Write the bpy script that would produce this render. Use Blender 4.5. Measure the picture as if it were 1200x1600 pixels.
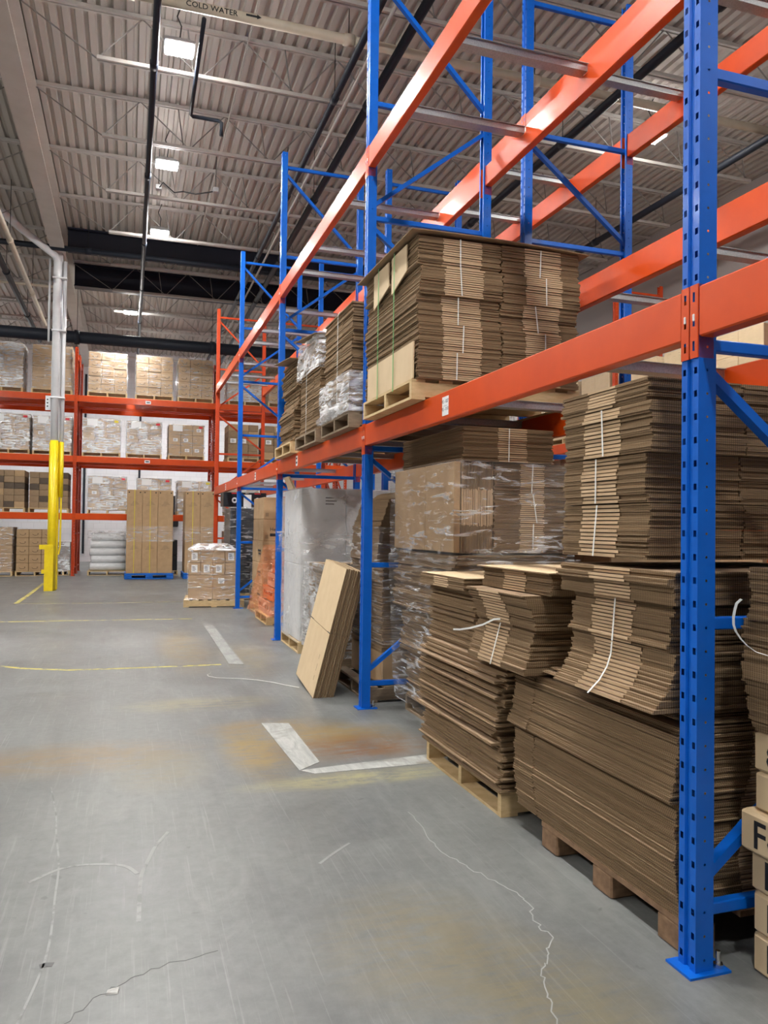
import bpy, math, random
from mathutils import Matrix, Vector
for _o in list(bpy.data.objects): bpy.data.objects.remove(_o, do_unlink=True)
SC = bpy.context.scene
COL = SC.collection
PI = math.pi

# ------------------------------------------------------------------ camera
YAW, PITCH, ROLL, FPX, CAMH = 0.31893, 0.01844, 0.01303, 1207.9, 1.4267
_f = Vector((math.sin(YAW)*math.cos(PITCH), math.cos(YAW)*math.cos(PITCH), math.sin(PITCH)))
_r = Vector((math.cos(YAW), -math.sin(YAW), 0)); _u = _r.cross(_f)
_r2 = _r*math.cos(ROLL)+_u*math.sin(ROLL); _u2 = -_r*math.sin(ROLL)+_u*math.cos(ROLL)
camd = bpy.data.cameras.new('camera'); cam = bpy.data.objects.new('camera', camd); COL.objects.link(cam)
camd.sensor_fit = 'HORIZONTAL'; camd.sensor_width = 36.0; camd.lens = FPX/1200*36; camd.clip_start = .05; camd.clip_end = 200
cam.matrix_world = Matrix(((_r2.x,_u2.x,-_f.x,0),(_r2.y,_u2.y,-_f.y,0),(_r2.z,_u2.z,-_f.z,CAMH),(0,0,0,1)))
SC.camera = cam
# ------------------------------------------------------------------ world, exposure
wd = bpy.data.worlds.new('world'); SC.world = wd; wd.use_nodes = True
wd.node_tree.nodes['Background'].inputs[0].default_value = (.55,.57,.6,1)
wd.node_tree.nodes['Background'].inputs[1].default_value = .05
LAMP = 640.0            # radiance of each lamp lens
SC.view_settings.view_transform = 'Standard'; SC.view_settings.look = 'None'
SC.view_settings.exposure = 0.0; SC.view_settings.gamma = 1.0
SC.view_settings.use_curve_mapping = False

# ------------------------------------------------------------------ materials
def mat(name, col, rough=.6, metal=0, spec=.5, coat=0):
    m = bpy.data.materials.new(name); m.use_nodes = True
    b = m.node_tree.nodes['Principled BSDF']
    b.inputs['Base Color'].default_value = (*col, 1); b.inputs['Roughness'].default_value = rough
    b.inputs['Metallic'].default_value = metal; b.inputs['Specular IOR Level'].default_value = spec
    b.inputs['Coat Weight'].default_value = coat; b.inputs['Coat Roughness'].default_value = .12
    return m
class N:
    """small node helper"""
    def __init__(s, m): s.m = m; s.t = m.node_tree; s.b = s.t.nodes.get('Principled BSDF')
    def n(s, typ, **kw):
        x = s.t.nodes.new('ShaderNode'+typ)
        for k, v in kw.items():
            if hasattr(x, k): setattr(x, k, v)
            else: x.inputs[k.replace('_', ' ')].default_value = v
        return x
    def l(s, a, b): s.t.links.new(a, b)
    def coord(s, scale=(1,1,1), rot=(0,0,0), kind='Object'):
        c = s.n('TexCoord'); mp = s.n('Mapping'); mp.inputs['Scale'].default_value = scale; mp.inputs['Rotation'].default_value = rot
        s.l(c.outputs[kind], mp.inputs[0]); return mp.outputs[0]
    def noise(s, vec, scale, detail=4, rough=.55, dist=0):
        x = s.n('TexNoise'); x.inputs['Scale'].default_value = scale; x.inputs['Detail'].default_value = detail
        x.inputs['Roughness'].default_value = rough; x.inputs['Distortion'].default_value = dist; s.l(vec, x.inputs['Vector']); return x.outputs['Fac']
    def ramp(s, fac, stops):
        r = s.n('ValToRGB'); e = r.color_ramp.elements
        while len(e) < len(stops): e.new(.5)
        for q, (p, c) in zip(e, stops): q.position = p; q.color = (*c, 1) if len(c) == 3 else c
        s.l(fac, r.inputs[0]); return r.outputs[0]
    def mix(s, fac, a, b, typ='MIX'):
        x = s.n('Mix'); x.data_type = 'RGBA'; x.blend_type = typ
        for sock, v in ((x.inputs[0], fac), (x.inputs[6], a), (x.inputs[7], b)):
            if isinstance(v, (int, float)): sock.default_value = v
            elif isinstance(v, tuple): sock.default_value = (*v, 1)
            else: s.l(v, sock)
        return x.outputs[2]
    def math(s, op, a, b=0):
        x = s.n('Math'); x.operation = op
        for sock, v in ((x.inputs[0], a), (x.inputs[1], b)):
            if isinstance(v, (int, float)): sock.default_value = v
            else: s.l(v, sock)
        return x.outputs[0]
    def bump(s, h, strength=.3, dist=.01):
        x = s.n('Bump'); x.inputs['Strength'].default_value = strength; x.inputs['Distance'].default_value = dist
        s.l(h, x.inputs['Height']); return x.outputs[0]
def varied(name, a, b, scale=(4,4,4), nscale=3, rough=.7, bump=0, **kw):
    m = mat(name, a, rough, **kw); k = N(m); v = k.coord(scale); f = k.noise(v, nscale, 5)
    k.l(k.ramp(f, [(.3, a), (.7, b)]), k.b.inputs['Base Color'])
    if bump: k.l(k.bump(f, bump, .004), k.b.inputs['Normal'])
    return m
BLUE = varied('blue_paint', (.0,.10,.50), (.001,.12,.58), nscale=2, rough=.4, spec=.28, coat=.08)
ORANGE = varied('orange_paint', (.60,.060,.002), (.66,.072,.003), nscale=1.5, rough=.38, spec=.25, coat=.12)
RED = varied('red_orange_paint', (.46,.045,.008), (.55,.06,.010), nscale=2, rough=.42, spec=.3, coat=.08)
GALV = varied('galvanised_steel', (.36,.38,.39), (.52,.53,.53), nscale=30, rough=.42, metal=.85)
CHROME = mat('zinc_bolt', (.7,.72,.72), .25, 1)
KRAFT = varied('kraft_board', (.40,.262,.138), (.48,.32,.175), nscale=2, rough=.75)
KRAFTL = varied('kraft_board_light', (.60,.45,.27), (.65,.50,.31), nscale=2, rough=.72)
KRAFTD = varied('kraft_board_dull', (.26,.175,.10), (.33,.225,.135), nscale=2, rough=.8)
GREYB = varied('dark_board', (.085,.062,.045), (.12,.09,.065), nscale=2, rough=.85)
BLACKB = mat('black_board', (.012,.014,.018), .35)
WHITEB = varied('white_board', (.66,.66,.66), (.74,.74,.74), nscale=2, rough=.6)
WHITE = mat('white_paper', (.82,.82,.82), .6)
INK = mat('black_ink', (.012,.012,.014), .6)
REDINK = mat('red_ink', (.6,.02,.03), .6)
YELINK = mat('yellow_ink', (.75,.6,.04), .6)
BLUEINK = mat('blue_ink', (.10,.05,.35), .6)
GREEN = mat('green_strap', (.12,.42,.12), .35)
STRAP = mat('white_strap', (.74,.75,.72), .4)
YSTRAP = mat('yellow_strap', (.72,.58,.05), .4)
WOOD = varied('pallet_wood', (.50,.35,.17), (.66,.49,.27), scale=(3,3,12), nscale=4, rough=.8, bump=.2)
WOODD = varied('weathered_pallet_wood', (.20,.145,.095), (.32,.235,.15), scale=(3,3,12), nscale=4, rough=.85, bump=.2)
WOODB = varied('brown_pallet_wood', (.15,.085,.045), (.26,.155,.085), scale=(5,5,9), nscale=4, rough=.85, bump=.25)
PLASTB = varied('blue_pallet', (.0,.105,.46), (.004,.13,.55), nscale=2, rough=.45)
YELLOW = varied('yellow_paint', (.76,.56,.0), (.86,.66,.005), nscale=3, rough=.4, coat=.2)
WSTEEL = varied('white_column_paint', (.74,.75,.77), (.80,.81,.83), nscale=2, rough=.35, coat=.2)
DECKM = varied('painted_deck', (.48,.44,.405), (.53,.49,.45), scale=(2,.3,2), nscale=1.2, rough=.6)
JOISTM = varied('painted_joist', (.50,.47,.44), (.56,.53,.495), nscale=2, rough=.55)
WEBM = mat('web_rod_backlit', (.27,.25,.235), .6)  # darker tone paints in the backlit look of the rods
GIRDERM = varied('cream_girder', (.56,.53,.49), (.62,.59,.55), nscale=1, rough=.55)
NAVY = mat('navy_steel', (.010,.012,.028), .5)
PIPED = mat('dark_pipe', (.014,.018,.028), .55, spec=.3)
CREAM = varied('cream_pipe', (.55,.47,.36), (.62,.54,.43), nscale=1.5, rough=.5)
ORPL = varied('orange_plastic', (.72,.17,.04), (.82,.24,.06), nscale=4, rough=.4)
WPLAS = varied('white_plastic_roll', (.62,.63,.64), (.78,.79,.80), scale=(2,2,9), nscale=4, rough=.35, bump=.4)
RUBBER = mat('black_cable', (.015,.015,.016), .6)
LAMPGREY = mat('lamp_housing', (.45,.45,.46), .4, .4)
def emit(name, col, s):
    m = bpy.data.materials.new(name); m.use_nodes = True; t = m.node_tree; t.nodes.clear()
    e = t.nodes.new('ShaderNodeEmission'); e.inputs[0].default_value = (*col, 1); e.inputs[1].default_value = s
    o = t.nodes.new('ShaderNodeOutputMaterial'); t.links.new(e.outputs[0], o.inputs[0]); return m
LENS = emit('lamp_lens_glow', (1,.985,.955), LAMP)
UPGLOW = emit('added_uplight_glow', (1,.985,.955), LAMP*.08)  # added glow on the housing tops, put in to brighten the ceiling

def edge_mat(name, a, b, dark, flute):
    """cut edge of stacked corrugated board: sheet to sheet tone and the open flutes"""
    m = mat(name, a, .9, spec=.2); k = N(m)
    v = k.coord((1.3,1.3,150)); f = k.noise(v, 1.0, 3, .6)
    base = k.ramp(f, [(.28, a), (.72, b)])
    c = k.n('TexCoord'); sp = k.n('SeparateXYZ'); k.l(c.outputs['Object'], sp.inputs[0])
    s = k.math('ADD', sp.outputs[0], sp.outputs[1]); w = k.math('SINE', k.math('MULTIPLY', s, 2*PI/.0095))
    w = k.math('MULTIPLY', k.math('ADD', w, .2), flute); w = k.math('MAXIMUM', w, 0)
    k.l(k.mix(w, base, dark), k.b.inputs['Base Color'])
    v2 = k.coord((60,60,300)); k.l(k.bump(k.noise(v2, 1, 2), .35, .003), k.b.inputs['Normal'])
    return m
EDGE = edge_mat('board_cut_edge', (.19,.125,.068), (.35,.235,.135), (.085,.055,.03), .62)
EDGEP = edge_mat('board_cut_edge_plain', (.19,.125,.068), (.35,.235,.135), (.085,.055,.03), .12)
FOLD = edge_mat('board_fold_edge', (.40,.26,.145), (.68,.51,.33), (.2,.13,.07), 0)

def film_mat(name, base, streak, cover, col=(.93,.94,.95), tint=(1,1,1), sc=(2.2,2.2,13), dif=.5):
    """stretch film: thin clear skin with crumples and painted glare streaks; cover = share of the skin streaked"""
    m = bpy.data.materials.new(name); m.use_nodes = True; k = N(m); t = m.node_tree
    t.nodes.remove(t.nodes['Principled BSDF']); out = t.nodes['Material Output']
    f = k.noise(k.coord(sc), 2.0, 6, .6, .9)
    f2 = k.noise(k.coord((1.1,1.1,1.6), (.5,.4,0)), 2.2, 4, .6, .4)
    lim = .70-cover*.32
    fac = k.math('MULTIPLY', k.ramp(f, [(lim-.03, (0,0,0)), (lim+.05, (1,1,1))]), k.ramp(f2, [(.36, (.12,)*3), (.56, (1,)*3)]))  # noise streaks put painted glare into the film colour
    fac = k.math('ADD', k.math('MULTIPLY', fac, streak-base), base)
    nrm = k.bump(k.math('ADD', f, k.math('MULTIPLY', f2, .5)), .8, .03)
    tr = k.n('BsdfTransparent'); tr.inputs[0].default_value = (*tint, 1)
    gl = k.n('BsdfGlossy'); gl.inputs['Roughness'].default_value = .22; gl.inputs[0].default_value = (*col, 1); k.l(nrm, gl.inputs['Normal'])
    df = k.n('BsdfDiffuse'); df.inputs[0].default_value = (*col, 1); k.l(nrm, df.inputs['Normal'])
    mx = k.n('MixShader'); mx.inputs[0].default_value = dif; k.l(gl.outputs[0], mx.inputs[1]); k.l(df.outputs[0], mx.inputs[2])
    m2 = k.n('MixShader'); k.l(fac, m2.inputs[0]); k.l(tr.outputs[0], m2.inputs[1]); k.l(mx.outputs[0], m2.inputs[2])
    k.l(m2.outputs[0], out.inputs[0]); return m
FILM = film_mat('stretch_film', .06, .74, .46)
FILMW = film_mat('white_stretch_film', .25, .55, .5, sc=(1.2,1.2,1.6))
FILMH = film_mat('heavy_stretch_film', .12, .88, .78)
FILMO = film_mat('orange_film', .10, .5, .6, (1,.55,.36), (1,.86,.76))
FILMT = film_mat('thin_stretch_film', .035, .45, .22, sc=(1.6,1.6,20))

# concrete floor
def floor_mat():
    m = mat('sealed_concrete', (.3,.3,.29), .5); k = N(m)
    v = k.coord((1,1,1)); big = k.noise(v, .35, 5, .6, .4); mid = k.noise(v, 1.7, 7, .65, .5); fine = k.noise(v, 16, 6, .7)
    c = k.ramp(big, [(.3, (.126,.131,.129)), (.52, (.163,.169,.164)), (.75, (.19,.196,.188))])
    c = k.mix(.62, c, k.ramp(mid, [(.34, (.10,.105,.105)), (.7, (.215,.221,.213))]))
    c = k.mix(.30, c, k.ramp(fine, [(.3, (.10,.10,.10)), (.75, (.26,.266,.257))]))
    # scuffs: long thin scratches in several directions
    for ang, sx, lo, am in ((.12, 46, .645, .22), (-.30, 58, .65, .22), (.45, 64, .66, .24), (1.15, 40, .67, .20), (-.95, 52, .665, .20), (.8, 70, .67, .2)):
        vs = k.coord((sx, 1.1, 1), (0, 0, ang)); sn = k.noise(vs, 1.0, 4, .65, .12)
        c = k.mix(k.math('MULTIPLY', k.ramp(sn, [(lo-.03, (0,0,0)), (lo+.05, (1,1,1))]), am), c, (.36,.365,.35))
    # worn smears and dark flecks
    vs = k.coord((2.2, .5, 1), (0, 0, -.45)); sn = k.noise(vs, 1.6, 6, .7, 1.2)
    c = k.mix(k.math('MULTIPLY', k.ramp(sn, [(.52, (0,0,0)), (.70, (1,1,1))]), .40), c, (.255,.26,.25))
    fk = k.noise(k.coord((1,1,1)), 9, 3, .5, .3)
    c = k.mix(k.math('MULTIPLY', k.ramp(fk, [(.70, (0,0,0)), (.74, (1,1,1))]), .45), c, (.07,.07,.07))
    # tyre marks: faint dark bands
    vs = k.coord((5, .35, 1), (0, 0, .12)); sn = k.noise(vs, 1.0, 4, .6, .4)
    c = k.mix(k.math('MULTIPLY', k.ramp(sn, [(.54, (0,0,0)), (.72, (1,1,1))]), .35), c, (.10,.103,.103))
    # rusty yellow-brown stains at fixed places
    tc = k.n('TexCoord'); blotch = k.noise(v, 2.4, 8, .75, 1.0)
    grain = k.noise(k.coord((2.2,15,1), (0,0,.06)), 1.6, 7, .75, .8)
    blotch = k.math('ADD', k.math('MULTIPLY', blotch, .45), k.math('MULTIPLY', grain, .55))
    def stain(cx, cy, rx, ry, colr, amt):
        mp = k.n('Mapping'); mp.inputs['Location'].default_value = (-cx/rx, -cy/ry, 0); mp.inputs['Scale'].default_value = (1/rx, 1/ry, 0)
        k.l(tc.outputs['Object'], mp.inputs[0]); ln = k.n('VectorMath'); ln.operation = 'LENGTH'; k.l(mp.outputs[0], ln.inputs[0])
        fall = k.ramp(ln.outputs['Value'], [(.35, (1,1,1)), (1.0, (0,0,0))])
        return k.math('MULTIPLY', k.math('MULTIPLY', fall, k.ramp(blotch, [(.40, (0,0,0)), (.54, (1,1,1))])), amt*.9), colr
    for a in ((.78,4.95,.25,.75,(.29,.20,.065),1.0), (1.35,5.12,.6,.36,(.235,.155,.05),.95), (1.45,4.82,.66,.34,(.19,.085,.02),1.0), (1.0,5.45,.6,.3,(.24,.16,.06),.8), (-.3,5.05,.9,.42,(.215,.15,.08),.85), (1.25,4.22,.75,.16,(.38,.34,.17),.9),
              (.98,2.5,.42,.5,(.22,.18,.10),.6), (1.25,2.05,.35,.5,(.22,.18,.09),.55), (.62,9.2,.35,1.9,(.25,.18,.07),.75), (1.25,8.4,.4,1.4,(.27,.22,.12),.6), (.55,6.3,.7,.3,(.33,.29,.16),.6), (.2,4.7,.35,.5,(.23,.19,.11),.5)):
        f, colr = stain(*a); c = k.mix(f, c, colr)
    k.l(c, k.b.inputs['Base Color'])
    k.l(k.ramp(mid, [(.3, (.34,)*3), (.7, (.52,)*3)]), k.b.inputs['Roughness'])
    k.l(k.bump(fine, .06, .004), k.b.inputs['Normal']); return m
FLOORM = floor_mat()
PATCH = varied('pale_concrete_patch', (.40,.40,.385), (.55,.55,.52), nscale=6, rough=.7)
YLINE = None
def worn(name, a, amt):
    m = mat(name, a, .6); k = N(m); f = k.noise(k.coord((1,1,1)), 7, 6, .7)
    k.l(k.mix(k.ramp(f, [(.5-amt*.15, (0,0,0)), (.6, (1,1,1))]), a, (.165,.17,.164)), k.b.inputs['Base Color']); return m
YLINE = worn('worn_yellow_line', (.50,.43,.11), .1)
YLINE2 = worn('faded_yellow_line', (.36,.33,.15), .5)
CRACKM = mat('crack_pale', (.33,.335,.325), .8)
CRACKD = mat('crack_dark', (.13,.13,.13), .9)
def patch_mat(name, a, b, d):
    m = mat(name, a, .65); k = N(m); f = k.noise(k.coord((14,2.5,1), (0,0,.9)), 1.4, 6, .7, .6); f2 = k.noise(k.coord((1,1,1)), 3.2, 5, .65, .5)
    c = k.ramp(f, [(.3, b), (.62, a)]); k.l(k.mix(k.ramp(f2, [(.50, (0,0,0)), (.68, (1,1,1))]), c, d), k.b.inputs['Base Color']); return m
def wall_mat(name, a, b):
    m = mat(name, a, .65); k = N(m)
    bt = k.n('TexBrick'); bt.offset = .5; bt.inputs['Scale'].default_value = 1; bt.inputs['Color1'].default_value = (*a,1); bt.inputs['Color2'].default_value = (*b,1)
    bt.inputs['Mortar'].default_value = (a[0]*.82,a[1]*.82,a[2]*.82,1); bt.inputs['Mortar Size'].default_value = .006
    bt.inputs['Brick Width'].default_value = .4; bt.inputs['Row Height'].default_value = .2
    k.l(k.coord((1,1,1), (PI/2,0,0)), bt.inputs['Vector']); k.l(bt.outputs[0], k.b.inputs['Base Color']); return m
WALLW = wall_mat('white_block_wall', (.74,.75,.78), (.70,.71,.74))
WALLG = varied('grey_wall_panel', (.42,.39,.38), (.47,.44,.43), scale=(1,.4,1), nscale=.8, rough=.7)

# ------------------------------------------------------------------ mesh helpers
class MB:
    def __init__(s): s.v = []; s.f = []; s.m = []
    def quad(s, a, b, c, d, mi=0):
        n = len(s.v); s.v += [a, b, c, d]; s.f.append((n, n+1, n+2, n+3)); s.m.append(mi)
    def poly(s, pts, mi=0):
        n = len(s.v); s.v += pts; s.f.append(tuple(range(n, n+len(pts)))); s.m.append(mi); return s
    def hexa(s, p, mi=(0,0,0,0,0,0)):
        """8 corners: bottom 4 then top 4 (ccw); mats: bottom, top, front(-y), right, back, left"""
        n = len(s.v); s.v += p
        for q, k in zip(((3,2,1,0),(4,5,6,7),(0,1,5,4),(1,2,6,5),(2,3,7,6),(3,0,4,7)), mi):
            s.f.append(tuple(n+i for i in q)); s.m.append(k)
        return s
    def box(s, x0, x1, y0, y1, z0, z1, mi=0):
        if isinstance(mi, int): mi = (mi,)*6
        return s.hexa([(x0,y0,z0),(x1,y0,z0),(x1,y1,z0),(x0,y1,z0),(x0,y0,z1),(x1,y0,z1),(x1,y1,z1),(x0,y1,z1)], mi)
    def cbox(s, x0, x1, y0, y1, z0, z1, b=.004, mi=0):
        """box with chamfered vertical and top edges"""
        ring = lambda d, z: [(x0+b+d,y0+d,z),(x1-b-d,y0+d,z),(x1-d,y0+b+d,z),(x1-d,y1-b-d,z),(x1-b-d,y1-d,z),(x0+b+d,y1-d,z),(x0+d,y1-b-d,z),(x0+d,y0+b+d,z)]
        rs = [ring(b, z0), ring(0, z0+b), ring(0, z1-b), ring(b, z1)]
        n = len(s.v)
        for r in rs: s.v += r
        for k in range(3):
            for i in range(8):
                j = (i+1) % 8; s.f.append((n+k*8+i, n+k*8+j, n+k*8+8+j, n+k*8+8+i)); s.m.append(mi)
        s.f.append(tuple(n+7-i for i in range(8))); s.m.append(mi); s.f.append(tuple(n+24+i for i in range(8))); s.m.append(mi)
        return s
    def tube(s, pts, r, sides=8, mi=0, caps=True):
        pts = [Vector(p) for p in pts]; rr = r if isinstance(r, (list, tuple)) else [r]*len(pts); n0 = len(s.v); ref = None
        for i, p in enumerate(pts):
            d = (pts[min(i+1, len(pts)-1)]-pts[max(i-1, 0)]).normalized()
            if ref is None: ref = Vector((0,0,1)) if abs(d.z) < .9 else Vector((1,0,0))
            a = d.cross(ref)
            if a.length < 1e-4: a = d.orthogonal()
            a.normalize(); b = d.cross(a).normalized()
            for k in range(sides):
                t = 2*PI*(k+.5)/sides; s.v.append(tuple(p+a*math.cos(t)*rr[i]+b*math.sin(t)*rr[i]))
        for i in range(len(pts)-1):
            for k in range(sides):
                j = (k+1) % sides; s.f.append((n0+i*sides+k, n0+i*sides+j, n0+(i+1)*sides+j, n0+(i+1)*sides+k)); s.m.append(mi)
        if caps:
            s.f.append(tuple(n0+sides-1-k for k in range(sides))); s.m.append(mi)
            e = n0+(len(pts)-1)*sides; s.f.append(tuple(e+k for k in range(sides))); s.m.append(mi)
        return s
    def bar(s, a, b, w, h, mi=0, up=(0,0,1)):
        """rectangular bar from a to b"""
        a = Vector(a); b = Vector(b); d = (b-a).normalized(); x = d.cross(Vector(up)).normalized(); y = x.cross(d).normalized()
        P = lambda o, i, j: tuple(o+x*i*w/2+y*j*h/2)
        return s.hexa([P(a,-1,-1),P(a,1,-1),P(b,1,-1),P(b,-1,-1),P(a,-1,1),P(a,1,1),P(b,1,1),P(b,-1,1)], (mi,)*6)
    def ribbon(s, pts, w, axis, t=.0012, mi=0):
        """flat strap along pts, widened along axis, with thickness"""
        ax = Vector(axis).normalized()*w/2
        for a, b in zip(pts[:-1], pts[1:]):
            a = Vector(a); b = Vector(b); d = (b-a).normalized(); n = d.cross(ax).normalized()*t
            s.hexa([tuple(q) for q in (a-ax, a+ax, b+ax, b-ax, a-ax+n, a+ax+n, b+ax+n, b-ax+n)], (mi,)*6)
        return s
    def plate(s, o, eu, ev, holes, mi=0):
        """rectangle o + eu + ev with one hole per cell along ev; holes = (count, hole polygon about the cell centre, in metres)"""
        o = Vector(o); eu = Vector(eu); ev = Vector(ev); cnt, poly = holes; U = eu.length; V = ev.length; eu = eu/U; ev = ev/V; ch = V/cnt
        hu = max(a for a, b in poly); hv = max(b for a, b in poly)
        for k in range(cnt):
            c = o+eu*U/2+ev*ch*(k+.5); P = lambda a, b: tuple(c+eu*a+ev*b)
            for (a0, a1, b0, b1) in ((-U/2, U/2, hv, ch/2), (-U/2, U/2, -ch/2, -hv), (-U/2, -hu, -hv, hv), (hu, U/2, -hv, hv)): s.quad(P(a0,b0), P(a1,b0), P(a1,b1), P(a0,b1), mi)
            if len(poly) > 4:
                for sa in (-1, 1):
                    for sb in (-1, 1):
                        q = [p for p in poly if p[0]*sa > 0 and p[1]*sb > 0]
                        s.poly([P(*q[0]), P(*q[1]), P(sa*hu, sb*hv)], mi)
        return s
    def mesh(s, name, *mats):
        me = bpy.data.meshes.new(name); me.from_pydata([tuple(q) for q in s.v], [], s.f)
        for m in mats: me.materials.append(m)
        if any(s.m): me.polygons.foreach_set('material_index', s.m)
        me.update(); return me
CACHE = {}
def cached(key, fn):
    if key not in CACHE: CACHE[key] = fn()
    return CACHE[key]
def put(name, me, parent=None, loc=(0,0,0), rot=(0,0,0), label=None, cat=None, group=None, kind=None):
    o = bpy.data.objects.new(name, me); COL.objects.link(o); o.location = loc; o.rotation_euler = rot
    if parent is not None: o.parent = parent
    for k, v in (('label', label), ('category', cat), ('group', group), ('kind', kind)):
        if v: o[k] = v
    return o
def thing(name, label, cat, loc=(0,0,0), rot=(0,0,0), group=None):
    o = put(name, None, None, loc, rot, label, cat, group); o.empty_display_size = .1; return o
def smooth(me):
    me.polygons.foreach_set('use_smooth', [True]*len(me.polygons)); return me
def carton_mesh(l, w, h, m=KRAFT):
    return cached(('carton', round(l,3), round(w,3), round(h,3), m.name), lambda: MB().cbox(-l/2, l/2, 0, w, 0, h, min(.008, h*.04)).mesh('carton', m))
def text_mesh(txt, size, m, key=None, align='LEFT'):
    def mk():
        cu = bpy.data.curves.new('t', 'FONT'); cu.body = txt; cu.size = size; cu.offset = size*.012; cu.resolution_u = 2; cu.align_x = align
        ob = bpy.data.objects.new('t', cu); COL.objects.link(ob); bpy.context.view_layer.update()
        me = bpy.data.meshes.new_from_object(ob.evaluated_get(bpy.context.evaluated_depsgraph_get()))
        bpy.data.objects.remove(ob, do_unlink=True); me.materials.clear(); me.materials.append(m); return me
    return cached(('txt', txt, size, m.name, align), mk)
ORD = ['first','second','third','fourth','fifth','sixth','seventh','eighth','ninth','tenth']
R_AISLE = (PI/2, 0, -PI/2)      # text standing upright, read from the aisle (faces -X)
R_FRONT = (PI/2, 0, 0)          # text read from the camera side (faces -Y)

# ------------------------------------------------------------------ structure
XW, YW, ZD = 10.55, 30.0, 7.73
floor = put('floor', MB().box(-14, XW, -10, YW, -.2, 0).mesh('floor', FLOORM), kind='structure')
def deck():
    m = MB(); x = -14.0; p = .1524; z0, z1 = ZD, ZD+.045
    while x < XW:
        for (a, za), (b, zb) in zip(((0,z0),(.075,z0),(.092,z1),(.135,z1)), ((.075,z0),(.092,z1),(.135,z1),(p,z0))):
            m.quad((x+a,-10,za),(x+a,YW,za),(x+b,YW,zb),(x+b,-10,zb))
        x += p
    m.box(-14, XW, -10, YW, ZD+.06, ZD+.2); return m.mesh('ceiling', DECKM)
ceiling = put('ceiling', deck(), kind='structure')
put('wall_right', MB().box(XW, XW+.2, -10, YW, 0, ZD+.2).mesh('wall', WALLG), kind='structure')
put('wall_back', MB().box(-14, XW, YW, YW+.2, 0, ZD+.2).mesh('wall', WALLW), kind='structure')
put('wall_left', MB().box(-14.2, -14, -10, YW, 0, ZD+.2).mesh('wall', WALLG), kind='structure')
put('wall_front', MB().box(-14, XW, -10.2, -10, 0, ZD+.2).mesh('wall', WALLG), kind='structure')
# vertical joints / liner posts of the right wall
for i, y in enumerate((6.5, 9.2, 11.9, 14.6, 17.3, 20)):
    put('trim_%d' % (i+1), MB().box(XW-.05, XW, y, y+.09, 0, ZD).box(XW-.05, XW, y+.14, y+.23, 0, ZD).mesh('trim', WALLG), kind='structure')
# white roof girder along the aisle, dark girders across
def ibeam(axis, c, a, b, z0, z1, w, m, tf=.025):
    q = MB()
    for (lo, hi, zz0, zz1) in ((-w/2, w/2, z0, z0+tf), (-w/2, w/2, z1-tf, z1), (-.012, .012, z0+tf, z1-tf)):
        if axis == 'y': q.box(c+lo, c+hi, a, b, zz0, zz1)
        else: q.box(a, b, c+lo, c+hi, zz0, zz1)
    return q.mesh('girder', m)
put('roof_girder', ibeam('y', -1.5, -10, YW, 7.08, ZD-.06, .28, GIRDERM), ceiling)
put('roof_girder', ibeam('x', 17.85, -1.35, XW, 7.27, ZD, .3, NAVY), ceiling)
put('roof_girder', ibeam('x', 20.1, -1.35, XW, 7.13, ZD-.04, .3, NAVY), ceiling)
def joist_chords(x0, x1, b0, b1):
    m = MB()
    for dx in (-.045, .012):
        m.box(x0, x1, dx, dx+.034, ZD-.05, ZD-.002); m.box(b0, b1, dx, dx+.034, 7.08, 7.125)
    return m.mesh('roof_joist', JOISTM)
def web(a, b):
    return cached(('web', a, b), lambda: MB().tube([(a[0],0,a[1]),(b[0],0,b[1])], .0095, 5).mesh('web_rod', WEBM))
jr = joist_chords(-1.5, XW, -.47, 9.48); jl = joist_chords(-14, -1.5, -12.9, -2.53)
def webs(parent, x0, b0, b1, x1, n):
    zt, zb = ZD-.03, 7.1; s = (b1-b0)/n
    put('web_rod', web((x0, zt), (b0, zb)), parent); put('web_rod', web((x1, zt), (b1, zb)), parent)
    for k in range(n):
        bx = b0+k*s
        put('web_rod', web((bx, zb), (bx+s*.42, zt)), parent); put('web_rod', web((bx+s*.42, zt), (bx+s, zb)), parent)
        put('web_rod', web((bx+s*.93, zb), (bx+s*.86, zt)), parent)
for k in range(14):
    y = 2.08+1.98*k
    o = put('roof_joist', jr, ceiling, (0, y, 0)); webs(o, -1.45, -.47, 9.48, XW-.05, 8)
    if y > 9:
        o = put('roof_joist', jl, ceiling, (0, y, 0)); webs(o, -1.55, -2.53, -6.9, -8, 3)
# bridging rods along the ceiling
for x in (1.35, 3.9, 6.6):
    put('joist_bridging', MB().tube([(x,-2,ZD-.09),(x,17.6,ZD-.09)], .012, 5).mesh('bridging', JOISTM), ceiling)

# floor markings, patch, cracks
def strip(pts, w, z, m, name='line'):
    q = MB(); P = [Vector((a, b, 0)) for a, b in pts]; L = []
    for i, p in enumerate(P):
        d = (P[min(i+1, len(P)-1)]-P[max(i-1, 0)]).normalized(); n = Vector((-d.y, d.x, 0))*w/2; L.append((p-n, p+n))
    for (a, b), (c, d) in zip(L[:-1], L[1:]): q.hexa([(v.x, v.y, zz) for zz in (0, z) for v in (a, c, d, b)])
    return q.mesh(name, m)
FIN = []
FLOORMARKS = True

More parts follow.
